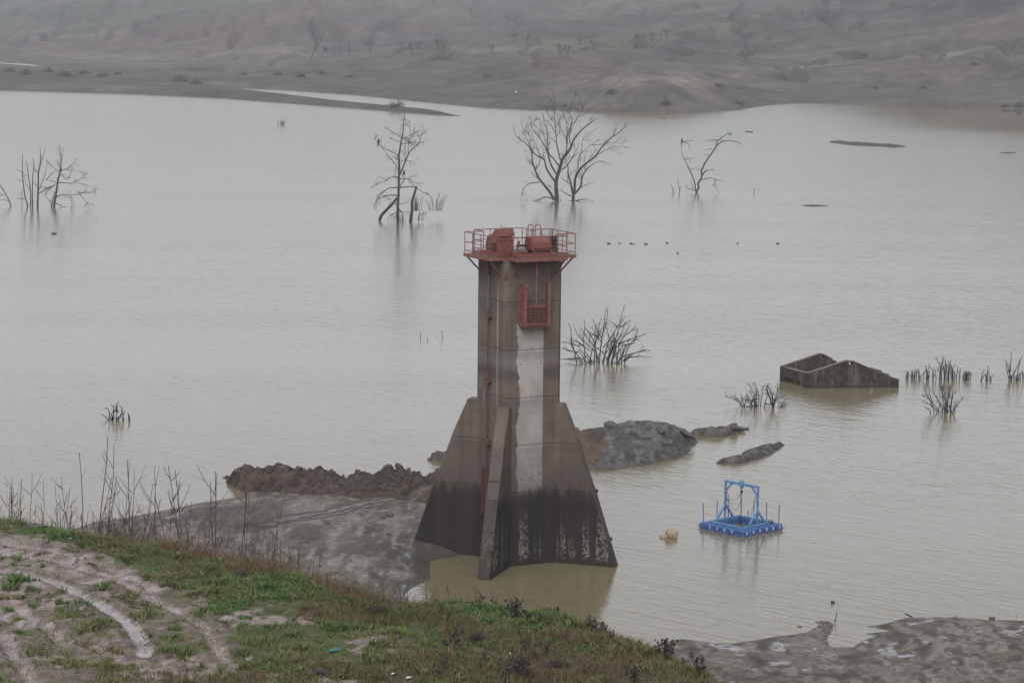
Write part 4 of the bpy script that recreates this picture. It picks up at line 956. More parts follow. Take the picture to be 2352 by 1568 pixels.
def dead_tree(name, label, zf_, Y, trunk, limbs, tr, seed, twig=(1, 1.2, .15, .9), rmin=.018, group=None, cat='tree', scale_r=.4, mat=None, origin=None):
    rg = random.Random(seed); mat = mat or M_bark
    o0 = D(*zf_(trunk[0]), Y); root = empty(name, (o0.x, o0.y, 0)); tag(root, label, cat, group)
    T = limb_pts(trunk, zf_, Y, 0, rg.uniform(-.6, .6)); T[0] = T[0]-Vector((0, 0, .5))
    n = len(T); tr_ = [tr*(1-i/(n-1))**.8*.95+rmin for i in range(n)]
    off = Vector((o0.x, o0.y, 0)); m = MB().tube([p-off for p in T], tr_, 8); m.build('trunk', mat, root, True)
    c = MB()
    allp = [(T, tr_)]
    for L in limbs:
        pts_ = L[0] if isinstance(L, tuple) else L; rr = L[1] if isinstance(L, tuple) else None
        st_ = D(*zf_(pts_[0]), Y)
        best = None
        for P_, R_ in allp:
            for i, q_ in enumerate(P_):
                dd = math.hypot(q_.x-st_.x, q_.z-st_.z)
                if best is None or dd < best[0]: best = (dd, q_, R_[i])
        span = math.hypot(zf_(pts_[-1])[0]-zf_(pts_[0])[0], zf_(pts_[-1])[1]-zf_(pts_[0])[1])/F*Y
        P_ = limb_pts(pts_, zf_, Y, best[1].y-Y, best[1].y-Y+rg.uniform(-.7, .7)*span*.7)
        r_ = rr or max(best[2]*scale_r, rmin*1.4); k = len(P_)
        R_ = [r_*(1-i/(k-1))**1.25+rmin*.9 for i in range(k)]
        c.tube([q_-off for q_ in P_], R_, 6, False); allp.append((P_, R_))
    for P_, R_ in allp: twigs(c, [q_-off for q_ in P_], R_, rg, twig[0], twig[1], twig[2], twig[3], rmin)
    c.build('crown', mat, root, True); return root
zb = zoomer(1250, 200, 4.6125); YB = W(*zb((655, 1398))).y
dead_tree('dead_tree', 'largest bare tree in the lake, many-limbed, with thick trunk', zb, YB, [(655, 1395), (650, 1290), (645, 1200), (655, 1130), (690, 1020), (715, 930), (755, 860), (810, 790), (850, 690), (930, 590), (1010, 520), (1120, 440)],
          [[(700, 930), (665, 800), (650, 700), (640, 560), (630, 450), (625, 330), (630, 200), (605, 100)], [(740, 880), (770, 790), (765, 690), (775, 580), (760, 470), (745, 400), (765, 310)], [(770, 790), (790, 620), (820, 520), (870, 480), (930, 390), (980, 260), (1030, 220)],
           [(820, 770), (800, 650), (840, 540), (890, 420), (900, 250)], [(790, 610), (830, 450), (800, 360), (830, 280), (880, 150)], ([(625, 1385), (580, 1300), (500, 1200), (440, 1120), (400, 1020), (370, 930), (370, 850), (340, 780), (270, 710), (180, 650), (165, 560)], .2),
           ([(632, 1170), (540, 1030), (510, 920), (440, 880), (380, 830), (340, 750), (310, 680), (250, 590)], .14), ([(650, 1085), (590, 980), (555, 870), (530, 790), (470, 690), (390, 590), (350, 480)], .12), [(685, 1000), (610, 900), (550, 830), (545, 700), (550, 620), (520, 500), (480, 380)],
           [(645, 720), (560, 650), (440, 560), (370, 480), (345, 400)], [(410, 1030), (455, 960), (455, 850), (400, 720), (360, 600), (350, 470)], [(630, 460), (600, 440), (545, 370), (560, 280)], [(635, 600), (570, 500), (520, 465)], [(450, 1180), (360, 1190), (290, 1230), (250, 1300), (240, 1390)],
           ([(600, 1365), (520, 1350), (450, 1380), (380, 1390), (240, 1395)], .09), [(715, 1030), (780, 980), (870, 830), (910, 760)], [(345, 780), (345, 680), (330, 560), (320, 470)], [(310, 690), (270, 600), (255, 520)], [(655, 650), (690, 590), (680, 520), (700, 400)], [(760, 690), (700, 560), (690, 470)], [(560, 1210), (610, 1260)]],
          .3, 1, (1, 1.9, .22, 1.1), .021)
dead_tree('dead_tree', 'bare forked tree with arms spreading right, beside the largest tree', zb, YB+1, [(845, 1400), (845, 1330), (860, 1250), (865, 1150), (900, 1060), (960, 990), (1050, 920), (1110, 870), (1170, 780), (1290, 660), (1370, 610), (1480, 510)],
          [([(862, 1310), (930, 1230), (945, 1130), (985, 1050), (1060, 980), (1160, 935), (1290, 980)], .16), ([(840, 1310), (815, 1190), (785, 1080), (785, 1000), (755, 920), (750, 850)], .15), [(945, 1120), (910, 1040), (905, 920), (950, 830), (1060, 750), (1140, 680)], [(905, 900), (945, 780), (950, 700), (1000, 610), (1060, 600)],
           [(1110, 870), (1220, 810), (1340, 770), (1490, 770)], [(985, 1050), (970, 990), (980, 880), (1000, 860)], [(1290, 660), (1330, 590), (1345, 490)], [(865, 1395), (960, 1375), (1010, 1385)], [(1060, 750), (1200, 740), (1300, 725), (1420, 735)], [(930, 1240), (1035, 1190)], [(800, 1200), (700, 1120)], [(820, 1340), (690, 1270)], [(840, 1390), (760, 1400), (690, 1390)]],
          .21, 2, (1, 1.7, .16, 1.0), .021)
zc = zoomer(880, 260, 4.9); YC = W(*zc((562, 1440))).y
dead_tree('dead_tree', 'tall straight bare tree with a bird on its upper left branch', zc, YC, [(562, 1440), (560, 1250), (570, 1100), (575, 900), (580, 780), (575, 640), (600, 480), (620, 380), (635, 230), (650, 90)],
          [[(580, 830), (530, 740), (430, 620), (360, 530)], [(570, 640), (500, 590), (400, 550), (330, 490), (280, 420)], ([(590, 860), (640, 740), (690, 620), (740, 550), (820, 480), (850, 380), (875, 280)], .1), [(610, 430), (550, 370), (470, 330), (400, 290)], [(600, 470), (540, 450), (465, 420)], [(620, 430), (700, 390), (830, 335)],
           [(610, 485), (740, 480), (885, 465)], [(690, 620), (690, 490), (710, 350), (705, 200)], [(650, 690), (650, 550), (670, 400)], [(700, 480), (750, 380), (765, 300)], [(575, 905), (500, 890), (420, 930), (340, 890)], [(440, 935), (340, 965), (240, 1010)], [(580, 920), (660, 915), (740, 930), (790, 975), (885, 970)],
           [(560, 1030), (470, 1025), (390, 1070), (330, 1130), (290, 1200), (270, 1290)], [(590, 1020), (700, 1015), (780, 1020), (860, 1080), (930, 1100)], [(560, 1120), (440, 1120), (330, 1160), (280, 1230)], [(590, 1000), (640, 930), (640, 870)], [(600, 710), (660, 690), (780, 735)], [(560, 1230), (480, 1210), (440, 1260)], [(575, 1230), (640, 1220), (700, 1200)],
           [(560, 1330), (480, 1360), (430, 1430)], [(570, 1320), (640, 1320), (690, 1340)], [(570, 1280), (620, 1350), (620, 1450)], [(555, 1350), (520, 1390), (500, 1440)]],
          .18, 3, (1, 1.3, -.05, 1.5), .02)
def log(label, zf_, Y, pts, r_, seed, cat='tree trunk'):
    P_ = limb_pts(pts, zf_, Y, 0, .4); o0 = Vector((P_[0].x, P_[0].y, 0)); n = len(P_); m = MB()
    P_[0] = P_[0]-Vector((0, 0, .4))
    m.tube([p-o0 for p in P_], [r_*(1-.35*i/(n-1)) for i in range(n)], 8); o = m.build('drift_log', M_bark2, None, True); o.location = o0; return tag(o, label, cat)
log('leaning broken trunk propped against the tall straight bare tree', zc, YC+.6, [(335, 1390), (430, 1290), (500, 1220), (548, 1150)], .2, 1)
l2 = log('short upright broken trunk in the water right of the straight tree', zc, YC-.2, [(718, 1425), (735, 1300), (735, 1200), (765, 1100), (790, 1005)], .19, 2)
def shrub(label, zf_, Y, stems, r_=.03, seed=0, twig=(1, .5, .15, 1.6), rmin=.012, mat=None, name='dead_shrub', group=None, cat='shrub'):
    rg = random.Random(seed); m = MB(); x0 = sum(s[0][0] for s in stems)/len(stems); y0 = sum(s[0][1] for s in stems)/len(stems)
    if twig:
        sp_ = max(abs(s[-1][1]-s[0][1]) for s in stems); nst = len(stems)
        for s in list(stems):
            for _ in range(1 if nst < 14 or seed == 20 else 0):
                q = rg.uniform(.55, .95); dx = rg.gauss(0, .2)*sp_; bx = rg.gauss(0, .09)*sp_
                stems = stems+[[(s[0][0]+bx+(p[0]-s[0][0])*q+dx*(k/max(1, len(s)-1)), s[0][1]+(p[1]-s[0][1])*q) for k, p in enumerate(s)]]
        r_ = r_*(.7 if seed == 20 else .5); rmin = rmin*.9
    o0 = D(*zf_((x0, y0)), Y); o0.z = 0
    for si, s in enumerate(stems):
        b = rg.uniform(-.5, .5); P_ = limb_pts(s, zf_, Y, b, b+rg.uniform(-.5, .5)); k = len(P_); R_ = [r_*(1-i/(k-1))**.8+rmin for i in range(k)]
        if s[0][1] >= y0-60: P_[0] = P_[0]-Vector((0, 0, .25))
        P_ = [p-o0 for p in P_]; m.tube(P_, R_, 6, False)
        if twig: twigs(m, P_, R_, rg, *twig, rmin*.8, 1.7)
    o = m.build(name, mat or M_bark2, None, True); o.location = o0; return tag(o, label, cat, group)
def stems_rand(cx_, hw, yb, hgt, n, seed, lean=.35):
    rg = random.Random(seed); out = []
    for _ in range(n):
        x = cx_+rg.uniform(-hw, hw); h_ = hgt*rg.uniform(.5, 1.1)*(1-.35*abs(x-cx_)/hw); dx = (x-cx_)/hw*h_*lean+rg.gauss(0, .12)*h_
        out.append([(x, yb+rg.uniform(-6, 6)), (x+dx*.3+rg.gauss(0, 2), yb-h_*.5), (x+dx, yb-h_)])
    return out
shrub('dense clump of thin upright twigs right of the broken trunk', zc, YC+4, stems_rand(805, 55, 1285, 190, 16, 4, .1), .03, 4, (0, .5, .3, .8), .016)
shrub('small upright twiggy shrub standing alone right of the straight tree', zc, YC+6, stems_rand(1020, 85, 1285, 220, 17, 5, .5), .03, 5, (1, .4, .3, .8), .016)
shrub('tangle of low twigs in the water under the straight tree', zc, YC-.4, stems_rand(780, 110, 1410, 130, 14, 6, .8)+stems_rand(640, 60, 1430, 130, 9, 7, .6), .02, 6, (1, .5, 0, 1.4), .014)
zd = zoomer(1650, 280, 3.36); YD = W(*zd((297, 678))).y
tD = dead_tree('dead_tree', 'crooked thin V-shaped bare tree with a green bag caught at its top', zd, YD, [(297, 675), (325, 640), (320, 600), (350, 550), (350, 490), (390, 410), (440, 340), (475, 285), (520, 250), (580, 240), (640, 250), (680, 270)],
          [([(475, 285), (475, 250), (500, 235), (550, 190), (572, 172), (560, 140)], .07), ([(297, 660), (290, 590), (250, 490), (215, 420), (185, 350), (183, 255)], .09), [(350, 570), (420, 555), (470, 570), (550, 585)], ([(355, 530), (380, 500), (420, 487), (462, 493)], .1), [(350, 490), (325, 480)], [(183, 258), (230, 245), (280, 240)], [(500, 235), (440, 235), (370, 245)], [(440, 310), (380, 315)], [(410, 365), (360, 350)],
           [(460, 570), (465, 630), (500, 680)], [(520, 250), (500, 200)], [(285, 660), (230, 640), (210, 625)], [(280, 650), (255, 570)], [(195, 250), (240, 270), (255, 320)], [(250, 490), (310, 462)], [(215, 400), (280, 385)]],
          .14, 8, (1, 1.0, 0, .8), .026)
p = D(*zd((588, 184)), YD); bg = MB().lump((0, 0, 0), (.3, .18, .24), 3, .3, 2, None, 4).build('plastic_bag', M_green); bg.location = p; tag(bg, 'green plastic bag snagged on the top of the V-shaped tree', 'bag')
def birdmesh(kind):
    m = MB()
    if kind == 'perch':
        m.lump((0, 0, .02), (.13, .15, .26), 1, .05, 2); m.lump((.02, -.06, .3), (.085, .1, .09), 2, .05, 1); m.prism([(-.07, .08, -.15), (.07, .08, -.15), (.05, .16, -.45), (-.05, .16, -.45)], (0, .03, .02)); m.tube([(.02, -.14, .3), (.02, -.23, .27)], [.03, .008], 5)
    else:
        m.lump((0, 0, .08), (.34, .17, .15), 1, .06, 2); m.lump((-.32, 0, .24), (.1, .08, .09), 2, .05, 1); m.tube([(-.24, 0, .1), (-.31, 0, .22)], [.08, .06], 6); m.tube([(-.4, 0, .23), (-.52, 0, .21)], [.04, .015], 5); m.prism([(.28, -.08, .1), (.28, .08, .1), (.46, 0, .2)], (0, 0, .03))
    return m.mesh('bird', M_feather, True)
b1, b2 = birdmesh('perch'), birdmesh('swim')
def bird(me, p, rz, label, cat='bird', group=None, s=1.0, name='bird'):
    o = bpy.data.objects.new(name, me); COL.objects.link(o); o.location = p; o.rotation_euler = (0, 0, rz); o.scale = (s, s, s); return tag(o, label, cat, group)
bird(b1, D(*zc((324, 468)), YC+.1), .4, 'dark bird perched on the upper left branch of the straight tree', s=1.25)
bird(b1, D(*zc((636, 848)), YC-.1), 1.2, 'dark bird perched beside the mid trunk of the straight tree', s=1.1)
bird(b1, D(*zd((184, 245)), YD), 2.2, 'dark bird perched on the left arm of the V-shaped tree', s=1.15)
zk = zoomer(1400, 560, 3.36)
dk_l = ['leftmost duck of the line floating right of the tower', 'second duck from the left in the floating line', 'larger duck of the close pair in the floating line', 'smaller duck of the close pair in the floating line', 'duck just right of the close pair in the line', 'duck between the close pair and the two far ducks', 'lone duck second from the right end of the line', 'duck at the right end of the floating line', 'lone duck floating nearer than the rest of the line']
for (x, y, s), lb in zip([(411, 164, 1.3), (503, 160, .9), (598, 163, 1.2), (621, 168, .8), (723, 167, 1.3), (901, 158, 1.1), (1491, 162, .9), (1830, 163, 1.2), (990, 243, .9)], dk_l):
    bird(b2, W(*zk((x, y+3))), random.choice((0, .3, 3.1)), lb, 'duck', 'ducks in a line on the open lake', s*.45, 'duck')
bird(b2, W(124.5, 537.5), 0, 'lone dark duck on open water at the left', 'duck', None, .8, 'duck')
bird(b2, W(268+1645, 1384), 1, 'dark bird floating off the muddy point with the stake', 'duck', None, .42, 'duck')
ze = zoomer(0, 330, 5.406); YE = W(*ze((507, 1010))).y
dead_tree('sapling', 'tallest forked sapling of the cluster at the left', ze, YE, [(507, 1010), (515, 800), (520, 560), (545, 420), (542, 200)], [[(520, 555), (470, 500), (440, 340)], [(550, 440), (590, 330), (615, 190)], [(525, 780), (580, 660), (620, 540), (645, 370)], [(530, 830), (600, 780), (680, 740)], [(545, 400), (575, 310)], [(620, 650), (700, 570), (750, 520)]], .12, 11, (1, .8, .1, .8), .022, 'drowned saplings at the left')
dead_tree('sapling', 'leftmost curving sapling of the cluster with short side twigs', ze, YE+.4, [(380, 1005), (340, 880), (310, 650), (303, 450), (305, 280)], [[(300, 550), (260, 530), (215, 490)], [(300, 670), (215, 630)], [(310, 600), (370, 580)], [(330, 900), (220, 905)], [(295, 1000), (300, 750)]], .08, 12, (0, .6, .2, .8), .022, 'drowned saplings at the left')
dead_tree('sapling', 'thin sapling with a side shoot in the middle of the cluster', ze, YE+.2, [(413, 1005), (415, 820), (390, 640), (370, 480), (345, 380)], [[(413, 800), (350, 700), (330, 600)]], .07, 13, (0, .6, .3, .6), .022, 'drowned saplings at the left')
dead_tree('sapling', 'straight thin sapling just left of the tallest forked one', ze, YE+.1, [(440, 1000), (438, 700), (455, 480), (455, 400)], [[(440, 940), (495, 938)], [(445, 680), (510, 750)]], .07, 14, (0, .6, .3, .6), .022, 'drowned saplings at the left')
dead_tree('dead_tree', 'bare spreading tree with long branches reaching right, at the left', ze, YE-.5, [(725, 1035), (755, 850), (785, 650), (815, 540), (825, 400), (810, 190)],
          [[(800, 545), (720, 480), (640, 420)], [(820, 530), (910, 490), (1010, 410)], [(790, 685), (870, 685), (950, 695), (1040, 660), (1110, 620), (1180, 550)], [(1040, 685), (1110, 700), (1170, 725)], [(760, 875), (850, 845), (950, 850), (1080, 840), (1200, 765)], [(1080, 830), (1180, 820), (1300, 805)], [(770, 690), (680, 750), (610, 790), (550, 830)], [(745, 960), (800, 985), (850, 1025)], [(830, 420), (850, 240)],
           ([(695, 1025), (720, 880), (745, 800)], .1), [(740, 720), (650, 790), (620, 880), (700, 935)], [(760, 680), (640, 650)], [(950, 850), (1000, 990), (960, 1005)], [(1080, 840), (1150, 930), (1200, 975)], [(830, 570), (900, 640), (960, 560), (930, 530)]], .14, 15, (1, 1.4, -.04, 1.5), .02)
dead_tree('sapling', 'leaning sapling cut by the left edge of the picture', ze, YE+1, [(150, 990), (100, 880), (10, 730), (-80, 600)], [[(130, 940), (40, 915), (-60, 950)], [(60, 850), (-80, 845)]], .07, 16, (0, .6, .2, .7), .02)
zf7 = zoomer(1380, 740, 7.84); YF = W(*zf7((1000, 1310))).y
shrub('large spreading dead shrub in the water right of the tower', zf7, YF, [[(650, 1310), (640, 1080), (620, 850), (640, 600), (630, 450)], [(620, 1300), (480, 1130), (400, 1000), (370, 850)], [(830, 1330), (840, 1000), (900, 750), (920, 580), (970, 430)], [(930, 1270), (960, 950), (980, 800), (1020, 560), (1050, 250)], [(960, 1000), (1000, 720), (1070, 520), (1095, 190)],
       [(1010, 1300), (1060, 1050), (1130, 850), (1230, 690), (1340, 500), (1380, 330), (1420, 170)], [(1180, 1320), (1220, 1000), (1225, 720)], [(1270, 1340), (1310, 1000), (1320, 930), (1440, 880), (1640, 850), (1750, 810)], [(1090, 1250), (1230, 900), (1320, 600), (1440, 380)], [(1220, 1150), (1290, 850), (1420, 740), (1530, 550)], [(1420, 1340), (1450, 1120), (1530, 960), (1640, 810), (1690, 620)],
       [(1290, 950), (1420, 780), (1560, 680), (1640, 580)], [(1000, 1010), (1130, 850), (1230, 700)], [(820, 1070), (700, 950), (600, 840), (530, 690)], [(640, 980), (470, 880), (370, 830)], [(620, 900), (500, 750), (460, 660)], [(480, 1100), (330, 1060), (235, 990)], [(1440, 1200), (1660, 1100), (1850, 1040)], [(1440, 1210), (1700, 1180), (1950, 1190)], [(640, 1210), (450, 1230), (250, 1250)], [(640, 1300), (400, 1260)], [(1210, 1280), (1400, 1350), (1560, 1390)],
       [(830, 900), (740, 740), (650, 620)], [(1320, 620), (1450, 540), (1530, 470)], [(970, 820), (900, 720), (850, 560), (790, 460)], [(880, 1320), (860, 1100), (830, 860), (880, 560)], [(1100, 1280), (1180, 1080), (1250, 900)], [(980, 1300), (1040, 1150), (1100, 1060), (1220, 980)], [(800, 1300), (700, 1150), (640, 1080)], [(1280, 1340), (1350, 1160), (1340, 1030)], [(420, 1340), (300, 1330)], [(700, 1330), (600, 1180), (510, 1080)]],
      .04, 20, (1, .6, .1, 1.7), .017)
zg = zr; YG = W(*zg((295, 545))).y
shrub('small branching shrub in front of the ruin, nearer its left corner', zg, YG, [[(295, 545), (300, 450), (260, 350)], [(310, 545), (325, 460), (335, 380)], [(180, 545), (130, 480), (80, 455)], [(190, 545), (170, 490), (160, 440)], [(250, 530), (225, 480), (200, 430)], [(220, 540), (290, 440)], [(300, 545), (250, 500), (190, 480)], [(280, 540), (260, 440), (225, 370)], [(150, 545), (200, 535)]], .032, 21, (1, .5, .15, 2.6), .017)
shrub('small branching shrub in front of the ruin, close by its twin', zg, YG-.2, [[(405, 550), (400, 450), (360, 370)], [(405, 545), (440, 440), (445, 360)], [(390, 530), (350, 515)], [(460, 550), (515, 475)], [(410, 520), (470, 440)], [(400, 500), (370, 430), (365, 380)], [(455, 548), (500, 540)]], .032, 22, (1, .5, .15, 2.6), .017)
YI = W(*zg((1745, 590))).y
shrub('fan-shaped dead shrub standing apart right of the ruin', zg, YI, [[(1745, 590), (1740, 450), (1700, 360)], [(1700, 580), (1620, 490), (1555, 450)], [(1640, 520), (1590, 430), (1580, 370)], [(1755, 585), (1765, 480), (1775, 380)], [(1730, 585), (1690, 500), (1640, 420)], [(1800, 590), (1815, 530), (1835, 490)], [(1780, 588), (1795, 500), (1805, 410)], [(1660, 580), (1640, 540)], [(1740, 560), (1720, 440), (1730, 350)], [(1760, 560), (1750, 470)], [(1690, 585), (1700, 520)], [(1810, 590), (1830, 520)]], .034, 23, (1, .45, .25, 2.2), .017)
YH = W(*zg((1700, 335))).y
rg = random.Random(9); hs_ = []
for _ in range(64):
    x = 1430+520*min(max(rg.betavariate(1.5, 1.6), 0), 1); h_ = (60+110*math.exp(-((x-1720)/130)**2)+30*math.exp(-((x-1520)/60)**2))*rg.uniform(.5, 1.05)
    hs_.append([(x, 335+rg.uniform(-4, 6)), (x+rg.gauss(0, 6), 335-h_*.5), (x+rg.gauss(0, 18), 335-h_)])
shrub('long row of upright dead shoots beyond the ruin', zg, YH, hs_, .03, 24, (1, .42, .2, 2.2), .017)
shrub('few short dead shoots between the long row and the tall shoots', zg, YH-.3, [[(2022, 345), (2030, 300), (2040, 260)], [(2065, 335), (2070, 280), (2078, 230)], [(2065, 332), (2055, 295)], [(2092, 335), (2100, 315), (2118, 298)], [(2090, 332), (2085, 300)]], .045, 25, (0, .4, .25, .9), .018)
shrub('tall dead shoots at the right edge past the ruin', zg, YH-.2, [[(2240, 335), (2222, 280), (2210, 185)], [(2238, 335), (2248, 230), (2255, 120)], [(2275, 335), (2275, 260)], [(2300, 342), (2308, 250), (2335, 150)], [(2290, 340), (2295, 300)], [(2345, 345), (2340, 270)], [(2310, 340), (2315, 280)]], .045, 26, (0, .5, .3, 1.0), .018)
zt2 = zoomer(200, 960, 7.84); YT = W(*zt2((700, 700))).y
shrub('isolated snaggy dead shrub low in open water at the left', zt2, YT, [[(640, 725), (665, 520), (650, 430), (595, 400)], [(725, 690), (710, 560), (700, 410)], [(712, 560), (730, 430), (750, 320)], [(650, 560), (665, 500), (710, 545)], [(860, 680), (820, 540), (820, 470), (775, 410)], [(750, 680), (752, 650), (790, 630), (815, 570)], [(640, 700), (620, 620), (612, 560)], [(630, 690), (645, 600)], [(625, 650), (640, 640)]], .045, 27, (0, .3, .2, 1.0), .02)
shrub('single short stick beside the snaggy shrub at the left', zt2, YT+.2, [[(965, 660), (955, 610), (940, 570)]], .05, 28, None, .02, name='stick', cat='stick')
zst = zoomer(980, 800, 2.375)
for i, ((xa, ya, xb, yb), lb) in enumerate(zip([(171, 118, 168, 70), (212, 120, 211, 102), (272, 118, 271, 106), (300, 108, 293, 62)], ['leftmost thin stick of the four left of the shaft', 'short stick second in the row left of the shaft', 'shortest stick third in the row left of the shaft', 'tall leaning stick nearest the shaft on the open water'])):
    Y_ = W(*zst((xa, ya))).y; shrub(lb, zst, Y_, [[(xa, ya), ((xa+xb)/2, (ya+yb)/2), (xb, yb)]], .02, i, None, .012, name='stick', group='sticks left of the shaft', cat='stick')
shrub('tiny tuft of twigs alone in the far water near the spit', zoomer(0, 0, 1.8375), W(645, 287).y, [[(1290, 575), (1285, 545)], [(1298, 575), (1300, 540)], [(1305, 574), (1304, 548)], [(1280, 574), (1268, 550)], [(1294, 575), (1292, 555)], [(1300, 575), (1312, 555)]], .06, 29, (0, .4, .3, .8), .03, mat=M_bark)
shrub('thin single shoot left of the V-shaped tree', zd, YD, [[(165, 672), (155, 600), (150, 545)], [(165, 650), (180, 625)]], .035, 30, None, .016, mat=M_bark)
shrub('small bent twig pair farthest left of the V-shaped tree', zd, YD, [[(112, 665), (95, 620), (85, 595)], [(112, 665), (114, 635)]], .035, 31, None, .016, mat=M_bark)
shrub('tiny forked twig in the water right of the V-shaped tree', zd, YD, [[(788, 678), (792, 655), (802, 638)], [(790, 660), (788, 645)]], .035, 32, None, .016, mat=M_bark)
# floating branches and debris
def debris(label, x, y, L, h, seed):
    p = W(x, y); m = MB().lump((0, 0, 0), (L/2, L*.22, h), seed, .35, 2)
    rg = random.Random(seed)
    for _ in range(5): m.tube([(rg.uniform(-.4, .4)*L, rg.uniform(-.1, .1)*L, 0), (rg.uniform(-.5, .5)*L, rg.uniform(-.2, .2)*L, h*1.3)], h*.2, 4)
    o = m.build('driftwood', M_bark2); o.location = p; return tag(o, label, 'driftwood')
debris('low dark driftwood far out in front of the pale point', 1520, 272.5, 2.2, .12, 1); debris('second low driftwood just right of the first near the point', 1548, 272.5, 1.8, .12, 2)
debris('faint driftwood heap floating right of the green bag', 1720, 303.5, 2.0, .18, 3); debris('flat dark driftwood near the right edge of the far water', 2315, 351.5, 3.2, .14, 4); debris('small dark bit of driftwood in the water near the bank thistles', 1571, 1484, .35, .04, 5)
debris('small driftwood lying on the water right of the big tree base', 1236, 274, 1.4, .15, 6)

# ------------------------------------------------------------------ things on the muddy point at the right
z8 = zoomer(1560, 1360, 2.352)
p = W(*z8((1236, 462))); q_ = D(*z8((1252, 402)), p.y); o = MB().bar(p-p-Vector((0, 0, .15)), q_-p, .035).build('stake', M_bark2); o.location = p; tag(o, 'thin dark stake stuck upright in the tip of the muddy point', 'stake')
for (x, y, r_), lb in zip([(1030, 486, .12), (1135, 458, .09)], ['dark stone in the shallows off the right mud shore', 'smaller dark stone nearer the staked point']):
    rock('stone', W(*z8((x, y))), (r_, r_*.8, r_*.4), int(x), M_rock, lb, .25, 4, n=2)
p = W(*z8((1662, 428))); rock('stick', p+Vector((.1, 0, .08)), (.24, .04, .03), 4, M_bark2, 'short dark stick poking from the right mud shoreline', .2, 0, (0, R(25), 0), 'stick', n=2)
p = W(*z8((2165, 438))); rock('stone', p+Vector((0, 0, .05)), (.16, .1, .07), 5, M_rock, 'flat dark stone on the far rim of the right mud shore', .2, 4, n=2)
for (x, y), lb in zip([(2305, 440), (1945, 440)], ['thin dry twig on the rim of the right mud shore at its far right', 'tiny dry twig on the rim of the right mud shore']):
    p = W(*z8((x, y))); m = MB().tube([(0, 0, -.1), (.02, 0, .12), (-.02, 0, .25)], .008, 4).tube([(.02, 0, .12), (.08, 0, .2)], .006, 4); o = m.build('twig', M_bark2); o.location = p; tag(o, lb, 'twig')
p = W(1047, 239.5); m = MB().lump((0, 0, .25), (1.0, .4, .3), 3, .3, 1).lump((-.9, 0, .2), (.5, .3, .3), 4, .3, 1); o = m.build('white_bird', M_white); o.location = p; tag(o, 'white bird on the channel behind the far spit', 'bird')
p = W(*zoomer(1250, 200, 4.6125)((168, 148))); p = march(zfar, 1185, 213, 560, 1200); m = MB().lump((0, 0, .2), (.35, .3, .3), 3, .3, 1); o = m.build('white_litter', M_white); o.location = p; tag(o, 'tiny white speck of litter on the far reddish shore', 'litter')

# ------------------------------------------------------------------ bare trees and bushes on the far shore
def gen_tree(seed, h, spread, mat, multi=1):
    rg = random.Random(seed); m = MB(); tr = MB()
    def grow(p, d, l, r_, dep):
        q_ = [p]
        for s in range(4):
            d = (d+Vector((rg.gauss(0, .13), rg.gauss(0, .13), rg.gauss(0, .08)+.05))).normalized(); q_.append(q_[-1]+d*l/4)
        m.tube(q_, [r_*(1-.14*i) for i in range(5)], 4, False)
        if dep == 0: return
        for _ in range(rg.randint(3, 4)):
            k = rg.randint(2, 4); side = Vector((rg.gauss(0, 1), rg.gauss(0, 1), rg.gauss(.2, .5))).normalized()
            grow(q_[k], (d+side*spread).normalized(), l*rg.uniform(.55, .8), max(r_*.6, .04), dep-1)
    for i in range(multi):
        base_ = Vector((rg.gauss(0, .3), rg.gauss(0, .3), -.4)) if multi > 1 else Vector((0, 0, -.4))
        d = Vector((rg.gauss(0, .25 if multi > 1 else .06), rg.gauss(0, .25 if multi > 1 else .06), 1)).normalized()
        top = base_+d*h*.3; tr.tube([base_, base_.lerp(top, .5), top], [.16, .13, .12], 6)
        for _ in range(3 if multi > 1 else 5): grow(top, (d+Vector((rg.gauss(0, spread*.7), rg.gauss(0, spread*.7), .2))).normalized(), h*.32, .09, 2)
    return tr.mesh('trunk', mat), m.mesh('crown', mat)
kinds = [gen_tree(200+i, 9, .75, M_bark, 1 if i < 3 else 3) for i in range(5)]
M_fart = simple('haze_toned_branches', (.1, .088, .09), .9, .25, .8)  # distance haze put into the colour: paler, purple-grey version of the bark
for kk_ in kinds:
    for me_ in kk_: me_.materials[0] = M_fart
def far_tree(x, y, hpx, kind, label, group, rz, lean=0):
    p = march(zfar, x, y, 560, 2400); s = hpx*p.y/F/9.0*1.0
    root = empty('bare_tree', p, rz); root.scale = (s, s, s); root.rotation_euler = (0, lean, rz); tag(root, label, 'tree', group)
    for me, nm in zip(kinds[kind], ('trunk', 'crown')):
        o = bpy.data.objects.new(nm, me); COL.objects.link(o); o.parent = root
rg = random.Random(77)
far_tree(712, 140, 92, 0, 'tall leaning bare tree at the left end of the far tree row', None, 0, .33)
far_tree(850, 132, 52, 1, 'rounded bare tree standing by itself in the far tree row', None, 1)
for x, y, h_ in [(738, 138, 42), (752, 137, 38), (768, 136, 46), (783, 135, 40), (800, 134, 48), (925, 128, 42), (945, 126, 36), (960, 125, 40), (1005, 122, 44), (1020, 122, 38)]:
    far_tree(x, y, h_, rg.choice((1, 2, 3, 4)), 'low bare tree in the row along the green strip of far shore', 'bare trees in the row along the far green strip', rg.uniform(0, 6))
